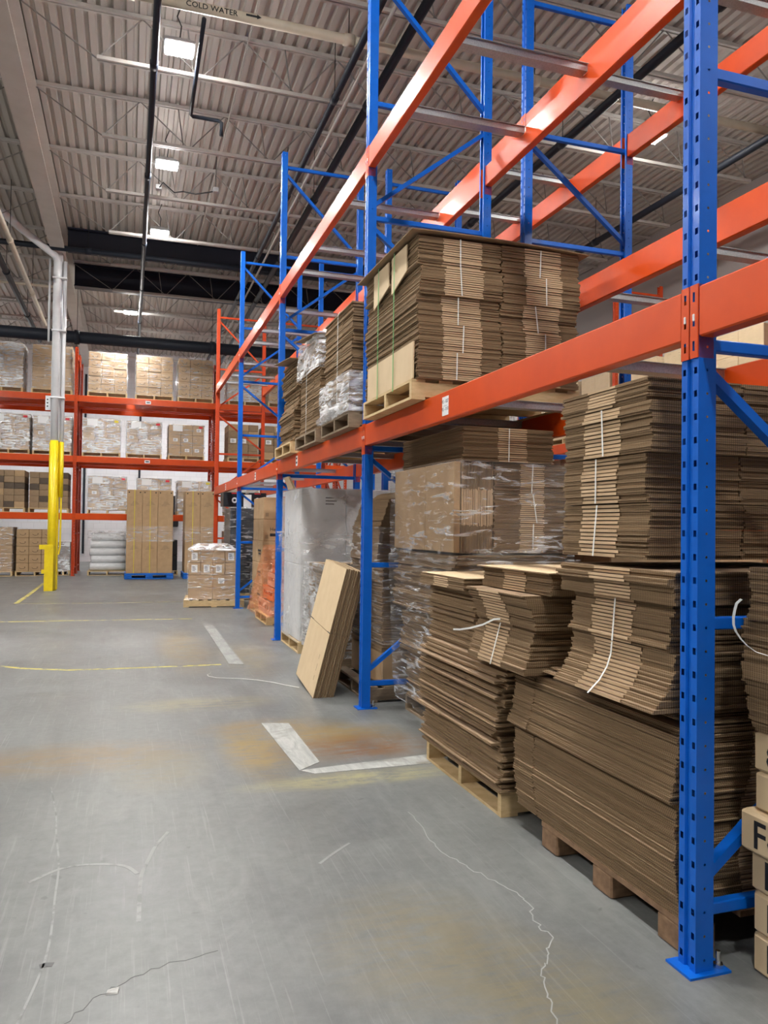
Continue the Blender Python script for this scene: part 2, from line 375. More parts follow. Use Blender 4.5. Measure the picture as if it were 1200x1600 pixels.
# ------------------------------------------------------------------ lamps
def lamp_parts():
    h = MB().cbox(-.18,.18,-.15,.15,.02,.07,.012); h.box(-.09,.09,-.07,.07,.07,.115); h = h.mesh('housing', LAMPGREY)
    l = MB()
    for x in (-.082, .082): l.box(x-.074, x+.074, -.13, .13, .004, .0195)
    u = MB()
    for x in (-.13, .13): u.box(x-.035, x+.035, -.08, .08, .071, .078)  # added top strips that throw light up at the deck
    return h, l.mesh('lens', LENS), u.mesh('added_uplight', UPGLOW)
LH, LL, LU = lamp_parts()
LW = MB().tube([(0,0,.115),(.02,.01,.3),(-.03,.03,.42),(.03,0,.58)], .008, 5).mesh('cable', RUBBER)
LAMPS = [(.47,9.37,7.02,'nearest ceiling lamp in the aisle row, by the cream water pipe'), (.47,12.49,7.02,'middle ceiling lamp of the three close ones over the aisle'),
         (.47,15.47,7.02,'ceiling lamp over the aisle just before the dark roof girders'), (-.05,21.64,7.02,'farthest visible ceiling lamp, beyond the dark roof girders'),
         (7.0,9.23,7.02,'ceiling lamp seen between blue posts at upper right')]
hid = [(.47, y, 7.02) for y in (-3.1,.0,3.13,6.25)]+[(7.0, y, 7.02) for y in (-1,4.2)]+[(-6.0, y, 7.02) for y in (-1.5,1.6,4.7,7.8,10.9,14.0,17.1)]+[(.73,26.8,6.2),(3.7,26.8,6.2),(-3.9,26.8,6.2),(7.5,19,6.0)]
lamp_count = {}
def lamp_label(x, y):
    row = 'farthest cross' if y > 25 else 'left' if x < -3 else 'aisle' if x < 3 else 'right'
    lamp_count[row] = lamp_count.get(row, 0)+1
    return 'white ceiling lamp out of view, %s in the %s row' % (ORD[lamp_count[row]-1], row)
for i, (x, y, z, lb) in enumerate(LAMPS+[(a, b, c, None) for a, b, c in hid]):
    o = thing('ceiling_lamp', lb or lamp_label(x, y), 'lamp', (x, y, z), group='rectangular ceiling lamps')
    put('housing', LH, o); put('lens', LL, o); put('added_uplight', LU, o); put('cable', LW, o)

# ------------------------------------------------------------------ roof pipes
def pipe(name, label, pts, r, m, cat='pipe', sides=10, extra=None, hang=0):
    o = thing(name, label, cat, pts[0]); p0 = Vector(pts[0])
    put('pipe_run', smooth(MB().tube([Vector(p)-p0 for p in pts], r, sides).mesh('pipe', m)), o)
    d = Vector(pts[-1])-p0; L = d.length
    k = 1.1
    while hang and k < L:
        q = d*k/L
        put('coupling', cached(('cpl', r, m.name, round(d.x/L,1)), lambda: smooth(MB().tube([tuple(-d/L*.06), tuple(d/L*.06)], r*1.22, 10).mesh('coupling', m))), o, q)
        put('hanger_rod', cached(('hang', round(pts[0][2],2)), lambda: MB().tube([(0,0,0),(0,0,ZD-pts[0][2])], .006, 5).mesh('hanger', RUBBER)), o, q)
        k += hang
    return o
cw = pipe('water_pipe', 'cream cold water pipe crossing under the roof near the top edge', [(-1.2,8.48,7.0),(XW-.1,8.48,7.0)], .055, CREAM, hang=2.4)
put('pipe_lettering', text_mesh('COLD WATER', .085, INK), cw, (1.68, -.0565, -.04), R_FRONT)
put('pipe_arrow', MB().poly([(0,0,.012),(0,0,-.012),(.12,0,-.012),(.12,0,-.026),(.17,0,0),(.12,0,.026),(.12,0,.012)]).mesh('arrow', INK), cw, (2.32, -.057, 0))
for x, r, lb in ((.19,.042,'dark sprinkler pipe running down the aisle beside the near lamps'), (2.4,.042,'dark sprinkler pipe above the front rack row, left of its twin'),
                 (2.85,.055,'thicker dark pipe above the front rack row, right of its twin'), (5.72,.055,'dark sprinkler pipe above the rear rack row'), (8.32,.055,'dark sprinkler pipe nearest the right wall')):
    pipe('sprinkler_pipe', lb, [(x,-4,6.87),(x,29.5,6.87)], r, PIPED, hang=3.1)
pipe('sprinkler_drop', 'thin dark branch pipe with an elbow beside the nearest lamp', [(.68,8.5,6.9),(.69,10.55,6.9),(.72,10.6,6.9),(1.05,10.6,6.9),(1.1,10.6,6.88),(1.1,10.6,6.7)], .025, PIPED)
pipe('roof_pipe', 'dark pipe crossing in front of the first navy girder', [(-6,17.2,7.09),(9,17.2,7.09)], .06, PIPED, hang=4)
pipe('roof_pipe', 'thick dark pipe crossing above the far rack', [(-9,20.6,6.03),(XW,20.6,6.03)], .15, PIPED, sides=14, hang=3.3)
pipe('roof_pipe', 'cream pipe left of the white column under the roof', [(-2.16,4,6.6),(-2.17,22,6.6)], .05, CREAM, hang=3.5)
pipe('roof_pipe', 'dark pipe left of the column running towards the back wall', [(-2.5,6,6.6),(-2.5,24,6.6)], .06, PIPED, hang=3.5)
pipe('roof_conduit', 'pale conduit running beside the twin dark pipes', [(2.62,-2,7.0),(2.62,24,7.0)], .022, JOISTM)
pipe('roof_conduit', 'pale horizontal conduit crossing left of the column', [(-7,18.9,6.75),(-1.7,18.9,6.75)], .03, CREAM)

pc_ = thing('power_cable', 'drooping dark power cable with boxes between the near aisle lamps', 'cable', (.38,13.45,7.1))
put('cable_run', MB().tube([(0,0,-.05),(.06,-.2,-.02),(.25,-.05,-.1),(.4,.0,-.04),(.6,-.06,-.08),(.91,-.1,0)], .012, 6).mesh('cable', RUBBER), pc_)
for q in ((0,0,-.03), (.93,-.1,.02)):
    put('hanger_wire', cached('hw', lambda: MB().tube([(0,0,0),(0,0,ZD-7.08)], .006, 5).mesh('wire', RUBBER)), pc_, q)
    put('junction_box', cached('jb', lambda: MB().cbox(-.05,.05,-.05,.05,-.04,.04,.008).mesh('box', LAMPGREY)), pc_, q)
# ------------------------------------------------------------------ building column
col = thing('steel_column', 'white steel column with yellow painted base and drain pipes', 'column', (-1.5,17.58,0))
put('column_shaft', MB().cbox(-.09,.09,-.09,.09,3.1,7.09,.02).mesh('shaft', WSTEEL), col)
put('yellow_base', MB().cbox(-.10,.10,-.10,.10,0,3.1,.02).mesh('base', YELLOW), col)
put('drain_pipe', smooth(MB().tube([(.0,-.17,3.12),(.0,-.17,6.85),(-.05,-.2,6.98),(-.6,-.9,7.2),(-1.0,-1.4,7.4)], .075, 14).mesh('drain', WSTEEL)), col)
put('drain_sleeve', smooth(MB().tube([(0,-.17,.0),(0,-.17,3.12)], .08, 14).mesh('sleeve', YELLOW)), col)
put('conduit', smooth(MB().tube([(.14,-.1,2.95),(.14,-.1,6.9)], .04, 10).mesh('conduit', WSTEEL)), col)
put('conduit_sleeve', smooth(MB().tube([(.14,-.1,1.95),(.14,-.1,3.1)], .046, 10).mesh('sleeve', YELLOW)), col)
put('cable_guard', MB().tube([(.15,-.1,1.95),(.15,-.12,.9),(.12,-.12,.75)], .018, 6).mesh('guard', YELLOW), col)
put('guard_plate', MB().box(-.135,.035,-.262,-.25,0,.93).mesh('guard', YELLOW), col)
put('bracket', MB().box(-.235,.03,-.275,-.263,.86,.955).mesh('bracket', YELLOW), col)
put('bracket', MB().box(-.185,.0,-.275,-.263,.36,.445).mesh('bracket', YELLOW), col)
put('gusset_plate', MB().box(-.19,-.09,-.1,-.08,3.76,4.06).mesh('gusset', WSTEEL), col)
put('gusset_hole', cached('gh', lambda: MB().tube([(0,-.003,0),(0,0,0)], .016, 8).mesh('hole', INK)), col, (-.15,-.1,3.84)); put('gusset_hole', CACHE['gh'], col, (-.15,-.1,3.91)); put('gusset_hole', CACHE['gh'], col, (-.15,-.1,3.98))
put('conduit', smooth(MB().tube([(-.16,-.05,5.2),(-.16,-.05,6.95)], .022, 8).mesh('conduit', WSTEEL)), col)
for z in (4.0, 5.4, 6.5): put('pipe_clamp', MB().box(-.09,.19,-.26,-.09,z,z+.03).mesh('clamp', WSTEEL), col)

# ------------------------------------------------------------------ pallet racking
FD, FH, BAY = 1.067, 6.096, 3.734
XA, XB = 1.748, 3.13
YP = [2.096+BAY*i for i in range(-1, 5)]            # YP[0] is behind the camera
SLOT = [(-.0068,-.0105),(.0068,-.0105),(.0068,.0105),(-.0068,.0105)]
OCT = [(.0045*math.cos(a), .0045*math.sin(a)) for a in [PI/8+PI/4*k for k in range(8)]]
SLIM = [(-.0018,-.018),(.0018,-.018),(.0018,.018),(-.0018,.018)]
def post_mesh(m):
    """post with its slotted outer face at x=0 facing -x, 0.08 wide (y), 0.07 deep"""
    q = MB(); n = 80
    q.plate((0,-.04,0), (0,.027,0), (0,0,FH), (n, SLOT)); q.plate((0,.013,0), (0,.027,0), (0,0,FH), (n, SLOT))
    q.quad((.009,-.009,0),(.009,.009,0),(.009,.009,FH),(.009,-.009,FH))
    q.plate((0,-.013,0), (.009,.004,0), (0,0,FH), (n, SLIM)); q.quad((0,.013,0),(.009,.009,0),(.009,.009,FH),(0,.013,FH))
    q.plate((0,-.04,0), (.07,0,0), (0,0,FH), (n, OCT)); q.plate((0,.04,0), (.07,0,0), (0,0,FH), (n, OCT))
    for s in (-1, 1): q.quad((.07,s*.04,0),(.07,s*.022,0),(.07,s*.022,FH),(.07,s*.04,FH))
    return q.mesh('post', m)
def frame_set(m):
    return dict(post=post_mesh(m), plate=MB().box(-.035,.125,-.06,.06,0,.008).mesh('foot_plate', m),
        bolt=MB().tube([(0,0,.008),(0,0,.020)], .017, 6).tube([(0,0,.020),(0,0,.06)], .008, 8).mesh('anchor_bolt', CHROME),
        hor=MB().cbox(.03, FD-.03, -.018,.018,-.02,.02,.004).mesh('brace', m))
FSB, FSR = frame_set(BLUE), frame_set(RED)
HZ = [.19, 1.12, 2.04, 2.95, 3.87, 4.79, 5.92]
def rack_frame(x, y, label, fs, m, flip=0):
    o = thing('rack_frame', label, 'rack frame', (x, y, 0), group='upright frames of the pallet racks')
    for px, rz in ((0, 0), (FD, PI)):
        p = put('post', fs['post'], o, (px, 0, .006), (0, 0, rz))
        put('foot_plate', fs['plate'], p, (0, 0, -.006)); put('anchor_bolt', fs['bolt'], p, (.098, -.03, -.005)); 
    for z in HZ: put('brace', fs['hor'], o, (0, 0, z))
    for k in range(6):
        a, b = HZ[k]+.09, HZ[k+1]-.07
        xa, xb = (.04, FD-.04) if k % 2 == flip else (FD-.04, .04)
        put('brace', cached(('diag', k, m.name, flip), lambda: MB().bar((xa,0,a),(xb,0,b),.032,.04,0,(0,1,0)).mesh('brace', m)), o)
    return o
BL = 3.654
TEAR = [(-.006,-.014),(.006,-.014),(.006,.004),(.0045,.014),(-.0045,.014),(-.006,.004)]
def beam_set(m, h):
    c = MB(); hh = h+.075
    c.plate((-.004,-.037,-hh+.008), (0,.035,0), (0,0,hh), (3, [(-.005,-.016),(.005,-.016),(.005,.016),(-.005,.016)]))
    c.box(-.0039,.0,-.037,-.0365,-hh+.008,.008); c.box(-.004,.06,-.0035,.0,-hh+.008,.008)
    return dict(body=MB().cbox(-.002,.058,0,BL,-h,0,.005).mesh('beam_tube', m), conn=c.mesh('connector', m),
                pin=MB().cbox(-.008,-.002,-.004,.004,-.012,.012,.002).mesh('locking_pin', WHITE))
BSO, BSB, BSR = beam_set(ORANGE, .166), beam_set(ORANGE, .20), beam_set(RED, .166)
TAGM = MB().box(-.003,0,-.045,.045,-.055,.055).mesh('beam_label', WHITE)
def rack_beam(x, y0, ztop, label, bs, face=-1, tag=None, grp='load beams of the pallet racks'):
    """beam between posts at y0 and y0+BAY; face -1: outer face towards -x"""
    o = thing('rack_beam', label, 'rack beam', (x, y0+.04, ztop), group=grp)
    if face > 0: o.rotation_euler = (0,0,PI); o.location = (x, y0+BAY-.04, ztop)
    put('beam_tube', bs['body'], o)
    put('connector', bs['conn'], o); c2 = put('connector', bs['conn'], o, (0, BL, 0)); c2.scale = (1,-1,1)
    for yy in (-.019, BL+.019): put('locking_pin', bs['pin'], o, (0, yy, -.1))
    if tag:
        ty, rows = tag
        t = put('beam_label', TAGM, o, (-.002, ty, -.088))
        if rows is None: put('label_print', cached('lpb', lambda: MB().box(-.0034,-.003,-.032,.032,.016,.036).box(-.0034,-.003,-.032,.032,-.030,-.010).mesh('print', INK)), t, kind='stuff')
        for k, r in enumerate(rows or ()): put('label_text', text_mesh(r, .028, INK, align='CENTER'), t, (-.0034, 0, .018-.045*k), R_AISLE)
        put('label_line', MB().box(-.0033,-.003,-.03,.03,0,.0015).mesh('rule', INK), t)
    return o
def support_bar(x0, y, z, label):
    m = cached('sbar', lambda: MB().box(0, FD-.124, -.04, .04, -.045, -.042).box(0, FD-.124, -.04,-.037,-.042,0).box(0,FD-.124,.037,.04,-.042,0).box(0,FD-.124,-.055,-.037,-.003,0).box(0,FD-.124,.037,.055,-.003,0).mesh('support_bar', GALV))
    return put('pallet_support_bar', m, None, (x0+.062, y, z), label=label, cat='support bar', group='galvanised pallet support bars')
FN = ['behind the camera', 'nearest the camera at the right edge', 'beside the leaning flat cartons', 'beside the white wrapped load', 'beside the wrapped carton pallet', 'at the far end of the row']
for i, y in enumerate(YP):
    rr = i == 5
    rack_frame(XA, y, ('red' if rr else 'blue')+' upright frame of the front rack row, '+FN[i], FSR if rr else FSB, RED if rr else BLUE)
    if i >= 1:
        rack_frame(XB, y, ('red' if rr else 'blue')+' upright frame of the rear rack row, '+(FN[i] if rr else ORD[i-1]+' from the camera'), FSR if rr else FSB, RED if rr else BLUE, 1)
BN = ['nearest bay, running out at the right edge', 'second bay, above the unwrapped cardboard stacks', 'third bay, beyond the leaning flat cartons', 'fourth bay, above the tall brown cartons', 'last bay before the red frame']
TAGS = {1: (2.03, ('R5 - 027','R5 - 010')), 2: (2.5, None), 3: (1.7, None), 4: (1.6, None)}
for i in range(5):
    y = YP[i]
    for lv, z in (('lower', 2.222), ('upper', 4.424)):
        rack_beam(XA, y, z, 'orange %s front beam, %s' % (lv, BN[i]), BSO, -1, TAGS.get(i) if lv == 'lower' else None)
        rack_beam(XA+FD, y, z, 'orange %s rear beam, %s' % (lv, BN[i]), BSO, 1)
    if i >= 1:
        for lv, z in (('lower', 3.25), ('upper', 4.93)):
            rack_beam(XB, y, z, 'orange %s front beam of the rear row, %s bay from the camera' % (lv, ORD[i-1]), BSB, -1)
            rack_beam(XB+FD, y, z, 'orange %s back beam of the rear row, %s bay from the camera' % (lv, ORD[i-1]), BSB, 1)
for i in range(1, 5):
    for lv, z in (('lower', 2.215), ('upper', 4.417)):
        for k, dy in enumerate((1.0, 2.22, 3.05)):
            support_bar(XA, YP[i]+dy, z, 'galvanised support bar on the %s front-row level, %s bar of the %s bay' % (lv, ORD[k], ORD[i]))
    for lv, z in (('lower', 3.243), ('upper', 4.923)):
        for k, dy in enumerate((.95, 1.95, 3.0)):
            support_bar(XB, YP[i]+dy, z, 'galvanised support bar on the %s rear-row level, %s bar of the %s bay' % (lv, ORD[k], ORD[i]))

# ------------------------------------------------------------------ pallets
PALH = .125
def pallet_parts(L, W, m):
    """stringers along x, boards along y"""
    return cached(('pal', L, W, m.name), lambda: (MB().box(0,L,-.019,.019,.016,.107).mesh('stringer', m), MB().box(-.046,.046,-.019,W+.019-.038,0,.017).mesh('deck_board', m)))
def pallet(L, W, m, loc, rz=0, label=None, parent=None, joined=False, group=None):
    """origin at the near corner; x = stringer direction"""
    if joined:
        def mk():
            q = MB()
            for y in (.019, W/2, W-.019): q.box(0,L,y-.019,y+.019,.016,.107)
            for k in range(7): x = .046+(L-.092)*k/6; q.box(x-.046,x+.046,0,W,.108,.125)
            for x in (.046, L/2, L-.046): q.box(x-.046,x+.046,0,W,0,.0155)
            return q.mesh('pallet', m)
        return put('pallet', cached(('palj', L, W, m.name), mk), parent, loc, (0,0,rz), kind=None)
    s, b = pallet_parts(L, W, m)
    o = thing('pallet', label, 'pallet', loc, (0,0,rz), group) if parent is None else put('pallet', None, parent, loc, (0,0,rz))
    for y in (.019, W/2, W-.019): put('stringer', s, o, (0, y, 0))
    for k in range(7): put('deck_board', b, o, (.046+(L-.092)*k/6, .019, .1078))
    for x in (.046, L/2, L-.046): put('bottom_board', b, o, (x, .019, -.001))
    return o

# ------------------------------------------------------------------ stacked flat cartons
def sheets_mesh(W, D, H, n, seed, zones=(.34,.66), split=0, jx=.004, jy=.004, curve=None, rough=0, fold=True, edge=None):
    """local: zoned end face at y=0 looking -y, x in [-W/2,W/2], depth to +y, z up"""
    rnd = random.Random(seed); q = MB(); p = H/n; E_ = 1
    xs = [-W/2, W/2] if not zones else [-W/2, -W/2+W*zones[0], -W/2+W*zones[1], W/2]
    drift = 0
    for i in range(n):
        t = (i+.5)/n; ox, oy = curve(t) if curve else (0, 0)
        drift = drift*.8+rnd.gauss(0, jy*.6)
        dx = rnd.gauss(0, jx)+ox; dy = drift+rnd.gauss(0, jy*.5)+oy
        if rough and rnd.random() < .16: dy -= rnd.random()*rough; dx += rnd.gauss(0, rough*.5)
        z = i*p
        for k in range(len(xs)-1):
            mid = zones and k == 1
            ylist = [(0, D)] if not split else [(0, D*split-.003), (D*split+.003, D)]
            for (a, b) in ylist:
                if mid:
                    e = rnd.gauss(0, .0015)
                    q.box(xs[k]+dx, xs[k+1]+dx, a+dy+e-.002, b+dy, z+p*.14, z+p*.88, (0,0,2 if fold else 1,1,2 if fold else 1,1))
                else:
                    for h in (0, .5):
                        e = rnd.gauss(0, .0025); f = rnd.gauss(0, .0025)
                        x0, x1 = xs[k]+dx, xs[k+1]+dx
                        if k == 0: x0 += f
                        if k == len(xs)-2: x1 += f
                        q.box(x0, x1, a+dy+e, b+dy+e, z+p*(h+.03), z+p*(h+.475), (0,0,1,1,1,1))
    return q.mesh('cardboard_sheets', KRAFTD, edge or EDGE, FOLD)
def bundle(label, loc, rz, W, D, H, n, seed, strap=1, tilt=(0,0), parent=None, group='flat carton bundles', **kw):
    rot = (tilt[0], tilt[1], rz)
    o = thing('flat_carton_bundle', label, 'carton bundle', loc, rot, group) if parent is None else put('flat_carton_bundle', None, parent, loc, rot)
    key = ('sheets', W, D, H, n, seed, str(sorted((k, str(v)) for k, v in kw.items() if k != 'curve')), loc if kw.get('curve') else 0)
    put('cardboard_sheets', cached(key, lambda: sheets_mesh(W, D, H, n, seed, **kw)), o, kind='stuff')
    if strap:
        cv = kw.get('curve') or (lambda t: (0, 0)); rnd = random.Random(seed+7); x = rnd.uniform(-.05,.05)*W; sk = rnd.gauss(0,.009); pts = []
        for t in (1, .75, .5, .25, 0):
            ox, oy = cv(t); pts.append((x+ox*.9+sk*(t-.5), oy-.014, .002+(H-.004)*t))
        put('strap', MB().ribbon(pts, .008, (1,0,0), .0014).mesh('strap', STRAP), o)
    return o
AIS = -PI/2
def sheet(label, loc, rot, W, D, parent=None, t=.006, m=KRAFTL, name='cardboard_sheet', bow=0):
    """a single flattened carton, slightly bowed, with a slot line"""
    def mk():
        q = MB(); n = 8
        for i in range(n):
            a, b = W*(i/n-.5), W*((i+1)/n-.5); f = lambda x: bow*(1-(2*x/W)**2)
            q.hexa([(a,0,f(a)),(b,0,f(b)),(b,D,f(b)),(a,D,f(a)),(a,0,f(a)+t),(b,0,f(b)+t),(b,D,f(b)+t),(a,D,f(a)+t)], (0,0,1,1,1,1))
        return q.mesh('sheet', m, EDGEP)
    return put(name, mk(), parent, loc, rot, label, 'cardboard' if label else None)

# --- stack C: nearest bay, on a brown block pallet -------------------------------------------------
pc = thing('pallet', 'dark brown block pallet under the nearest tall cardboard stack', 'pallet', (1.79, 2.17, 0))
for y in (0, .40, .80):
    for x in (0, .5, .95): put('block', cached('pcb', lambda: MB().cbox(0,.14,0,.13,.0,.09,.006).mesh('block', WOODB)), pc, (x, y, 0))
for k in range(5): put('deck_board', cached('pcd', lambda: MB().box(0,.12,0,.93,.0905,.112).mesh('deck_board', WOODB)), pc, (.97*k/4, 0, 0))
GC = 'bundles of the nearest cardboard stack'
bundle('lowest block of flat cartons on the brown block pallet', (2.315, 2.185, .114), 0, 1.06, 1.15, .385, 44, 11, strap=0, zones=(.25,.62), split=.84, jx=.0024, jy=.004, group=GC, curve=lambda t: (-.022*math.sin(t*2.6)+.01, 0))
bundle('second block of flat cartons above the brown block pallet, slightly overhanging', (2.30, 2.185, .502), 0, 1.05, 1.17, .248, 27, 12, strap=0, zones=(.3,.65), split=.84, jx=.004, jy=.006, group=GC, curve=lambda t: (.02-.055*(1-t)**2, 0))
bundle('thin loose layer of flat cartons below the white-strapped nearest bundles', (2.32, 2.2, .758), 0, 1.0, .86, .045, 6, 13, strap=0, zones=(.3,.65), jx=.02, jy=.02, group=GC)
fl = lambda t: (0, -.075*max(0, .3-t)/.3*max(0, .3-t)/.3)
bundle('white-strapped flat carton bundle flaring out at its bottom, lowest beside the nearest post', (1.775, 2.515, .805), AIS, .64, 1.0, .195, 14, 21, zones=(.26,.72), group=GC, curve=lambda t: (0, -.10*(1-t)**2.4+.0))
bundle('white-strapped flat carton bundle second from below beside the nearest post', (1.765, 2.52, 1.002), AIS, .62, 1.0, .165, 12, 22, zones=(.24,.66), group=GC, curve=lambda t: (-.01, .02*t))
bundle('tilted flat carton bundle below the large overhanging gap, beside the nearest post', (1.745, 2.53, 1.169), AIS, .72, 1.0, .115, 9, 23, strap=0, tilt=(0,.0), jy=.008, group=GC)
bundle('white-strapped bundle at the bottom of the tall top column by the nearest post', (1.76, 2.615, 1.318), AIS, .575, 1.0, .205, 13, 24, zones=(.24,.68), group=GC, split=.42, curve=lambda t: (-.012*t, .02*t))
bundle('white-strapped bundle in the middle of the tall top column by the nearest post', (1.775, 2.63, 1.526), AIS, .55, 1.0, .18, 12, 25, zones=(.25,.69), group=GC, split=.42)
bundle('white-strapped bundle second from the top of the column by the nearest post', (1.765, 2.60, 1.708), AIS, .575, 1.0, .185, 12, 26, zones=(.26,.68), group=GC, split=.42)
bundle('thin loose bundle topping the column by the nearest post', (1.765, 2.625, 1.895), AIS, .58, 1.0, .085, 7, 27, strap=0, jx=.008, jy=.008, group=GC, split=.42)

# --- stack B: on the pale pallet ---------------------------------------------------------------------
pallet(1.15, 1.0, WOOD, (1.766, 3.45, 0), label='pale wooden pallet on the floor under the second cardboard stack')
GB = 'bundles of the cardboard stack on the pale pallet'
for k, (z, h, n, y0, w, x) in enumerate(((.126,.15,13,3.985,1.06,1.755), (.277,.16,13,3.97,1.04,1.75), (.438,.16,13,3.955,1.06,1.745), (.599,.15,12,3.94,1.06,1.76))):
    bundle(['bottom','second','third','fourth'][k]+' layer of ragged flat cartons directly above the pale floor pallet', (x, y0, z), AIS, w, 1.05, h, n, 31+k, strap=0, zones=(.36,.64), jx=.014, jy=.010, rough=.05, fold=False, edge=EDGEP, group=GB, curve=lambda t, k=k: (.02*math.sin(k*2+t*3), 0))
bundle('shadowed block of flat cartons behind the loose white strap end', (1.80, 4.16, .75), AIS, .66, 1.0, .33, 26, 36, strap=0, zones=None, jx=.006, jy=.006, rough=.02, edge=EDGEP, group=GB)
bundle('small flat carton bundle lying on the far top corner of the second stack', (1.735, 4.175, 1.081), AIS, .66, .9, .058, 5, 37, strap=0, jx=.008, group=GB)
sheet('pale single cardboard sheet topping the far half of the second stack', (1.735, 4.175, 1.142), (0,0,AIS), .66, .9)
bundle('white-strapped bundle bulging outward in the middle of the second stack', (1.75, 3.43, .762), AIS, .60, 1.0, .20, 13, 38, zones=(.2,.62), group=GB, curve=lambda t: (.03*(1-t), .07*t-.055))
o = bpy.context.scene.objects[-1]
st = put('loose_strap_end', MB().ribbon([(1.72,3.39,.985),(1.70,3.42,.98),(1.66,3.46,.95),(1.62,3.52,.927),(1.60,3.60,.91),(1.595,3.67,.902)], .009, (0,.2,1), .0014).mesh('strap', STRAP), None, label='loose white strap end sticking out of the second stack', cat='strap')
bundle('flat carton bundle second from the top of the second stack, flaring out', (1.745, 3.40, .964), AIS, .62, 1.0, .155, 11, 39, strap=0, zones=(.2,.6), group=GB, curve=lambda t: (-.03*t, -.05*t*t))
bundle('thin flat carton bundle on top of the second stack, beside the tall column', (1.79, 3.385, 1.123), AIS, .70, 1.0, .095, 8, 40, strap=0, group=GB)
sheet('pale cardboard sheet topping the near half of the second stack', (1.765, 3.385, 1.222), (0,0,AIS), .74, 1.0)

# --- cartons and bundles at the right edge ---------------------------------------------------------------
CT = [('F', 0), ('Fo', .0), ('F', .01), ('Fo', .04), ('Fo', -.005), ('8V', .0)]
zc = .0
for k, (tx, dy) in enumerate(CT):
    h = (.128,.132,.130,.132,.126,.128)[k]; y1 = 2.035+min(dy, .025); L = .42
    o = thing('marked_carton', ('lowest','second','third','fourth','fifth','topmost')[k]+' carton of the lettered stack at the right edge'+(', hand marked' if k == 5 else ''), 'carton', (1.955-(.03 if k == 3 else 0), y1, zc), group='lettered cartons at the right edge')
    put('carton_body', MB().cbox(0,.55,-L,0,0,h-.002,.01).mesh('carton_body', KRAFTL), o)
    put('flap', MB().box(.02,.53,-.004,.004,.01,h-.012).mesh('flap', KRAFTL), o, (0,.004,0))
    put('lettering', text_mesh(tx, .125 if k < 5 else .10, INK), o, (-.0012, -.055, .022), R_AISLE)
    zc += h
GR = 'bundles on the lettered cartons'
bundle('flat carton bundle lying directly on the lettered cartons', (1.95, 1.80, zc+.001), AIS, .46, .6, .17, 14, 51, strap=0, group=GR, curve=lambda t: (-.02*t, -.03*t))
bundle('white-strapped flat carton bundle in the middle above the lettered cartons', (1.915, 1.80, zc+.172), AIS, .48, .62, .19, 15, 52, strap=1, group=GR, curve=lambda t: (-.03*t, .03*t))
bundle('topmost flat carton bundle above the lettered cartons', (1.935, 1.79, zc+.363), AIS, .48, .6, .17, 14, 53, strap=0, group=GR)
put('loose_strap_loop', MB().ribbon([(1.90,2.03,1.205),(1.89,2.04,1.19),(1.885,2.042,1.17),(1.88,2.043,1.145),(1.878,2.04,1.12),(1.878,2.03,1.10),(1.88,2.01,1.078),(1.882,1.985,1.06),(1.885,1.95,1.045),(1.89,1.9,1.04)], .011, (0,1,.2), .0015).mesh('strap', STRAP), None, label='loose white strap loop hanging at the bundles at right', cat='strap')

# --- upper-level strapped load --------------------------------------------------------------------------
ul = thing('strapped_load', 'tall block of strapped flat cartons on the lower rack beam', 'pallet load', (1.655, 4.50, 2.2225))
pallet(1.2, 1.04, WOOD, (0, 0, 0), parent=ul)
for c in range(2):
    for r in range(5):
        h = (.175,.178,.18,.182,.185)[r]; z = PALH+.002+sum((.175,.178,.18,.182,.185)[:r])
        bundle(None, (.315+c*.575+(.008 if r % 2 else -.004), -.03+.012*((r*7+c*3) % 3), z), 0, .568, 1.1, h-.001, 13, 60+r*2+c, parent=ul, jx=.004, jy=.004, zones=(.29,.76), fold=True)
sheet(None, (.60, -.06, 1.032), (0,.012,0), 1.26, 1.2, parent=ul, m=KRAFTD, name='cover_sheet', bow=.012)
for y, z0, z1, w in ((.30, .80, 1.02, .30), (.68, .80, 1.02, .34)):
    put('edge_board', MB().hexa([(.012,y-w/2,z0+.05),(.02,y-w/2,z0+.05),(.02,y+w/2,z0-.03),(.012,y+w/2,z0-.03),(.012,y-w/2,z1),(.02,y-w/2,z1),(.02,y+w/2,z1),(.012,y+w/2,z1)]).mesh('edge_board', KRAFTL), ul)
put('edge_board', MB().box(.008,.016,.0,.96,.13,.36).mesh('edge_board', KRAFTL), ul)
for y in (.36, .70):
    put('green_strap', MB().ribbon([(1.2,y,1.05),(.02,y,1.05),(-.002,y,1.03),(-.002,y,.10)], .012, (0,1,0), .0015).mesh('strap', GREEN), ul)

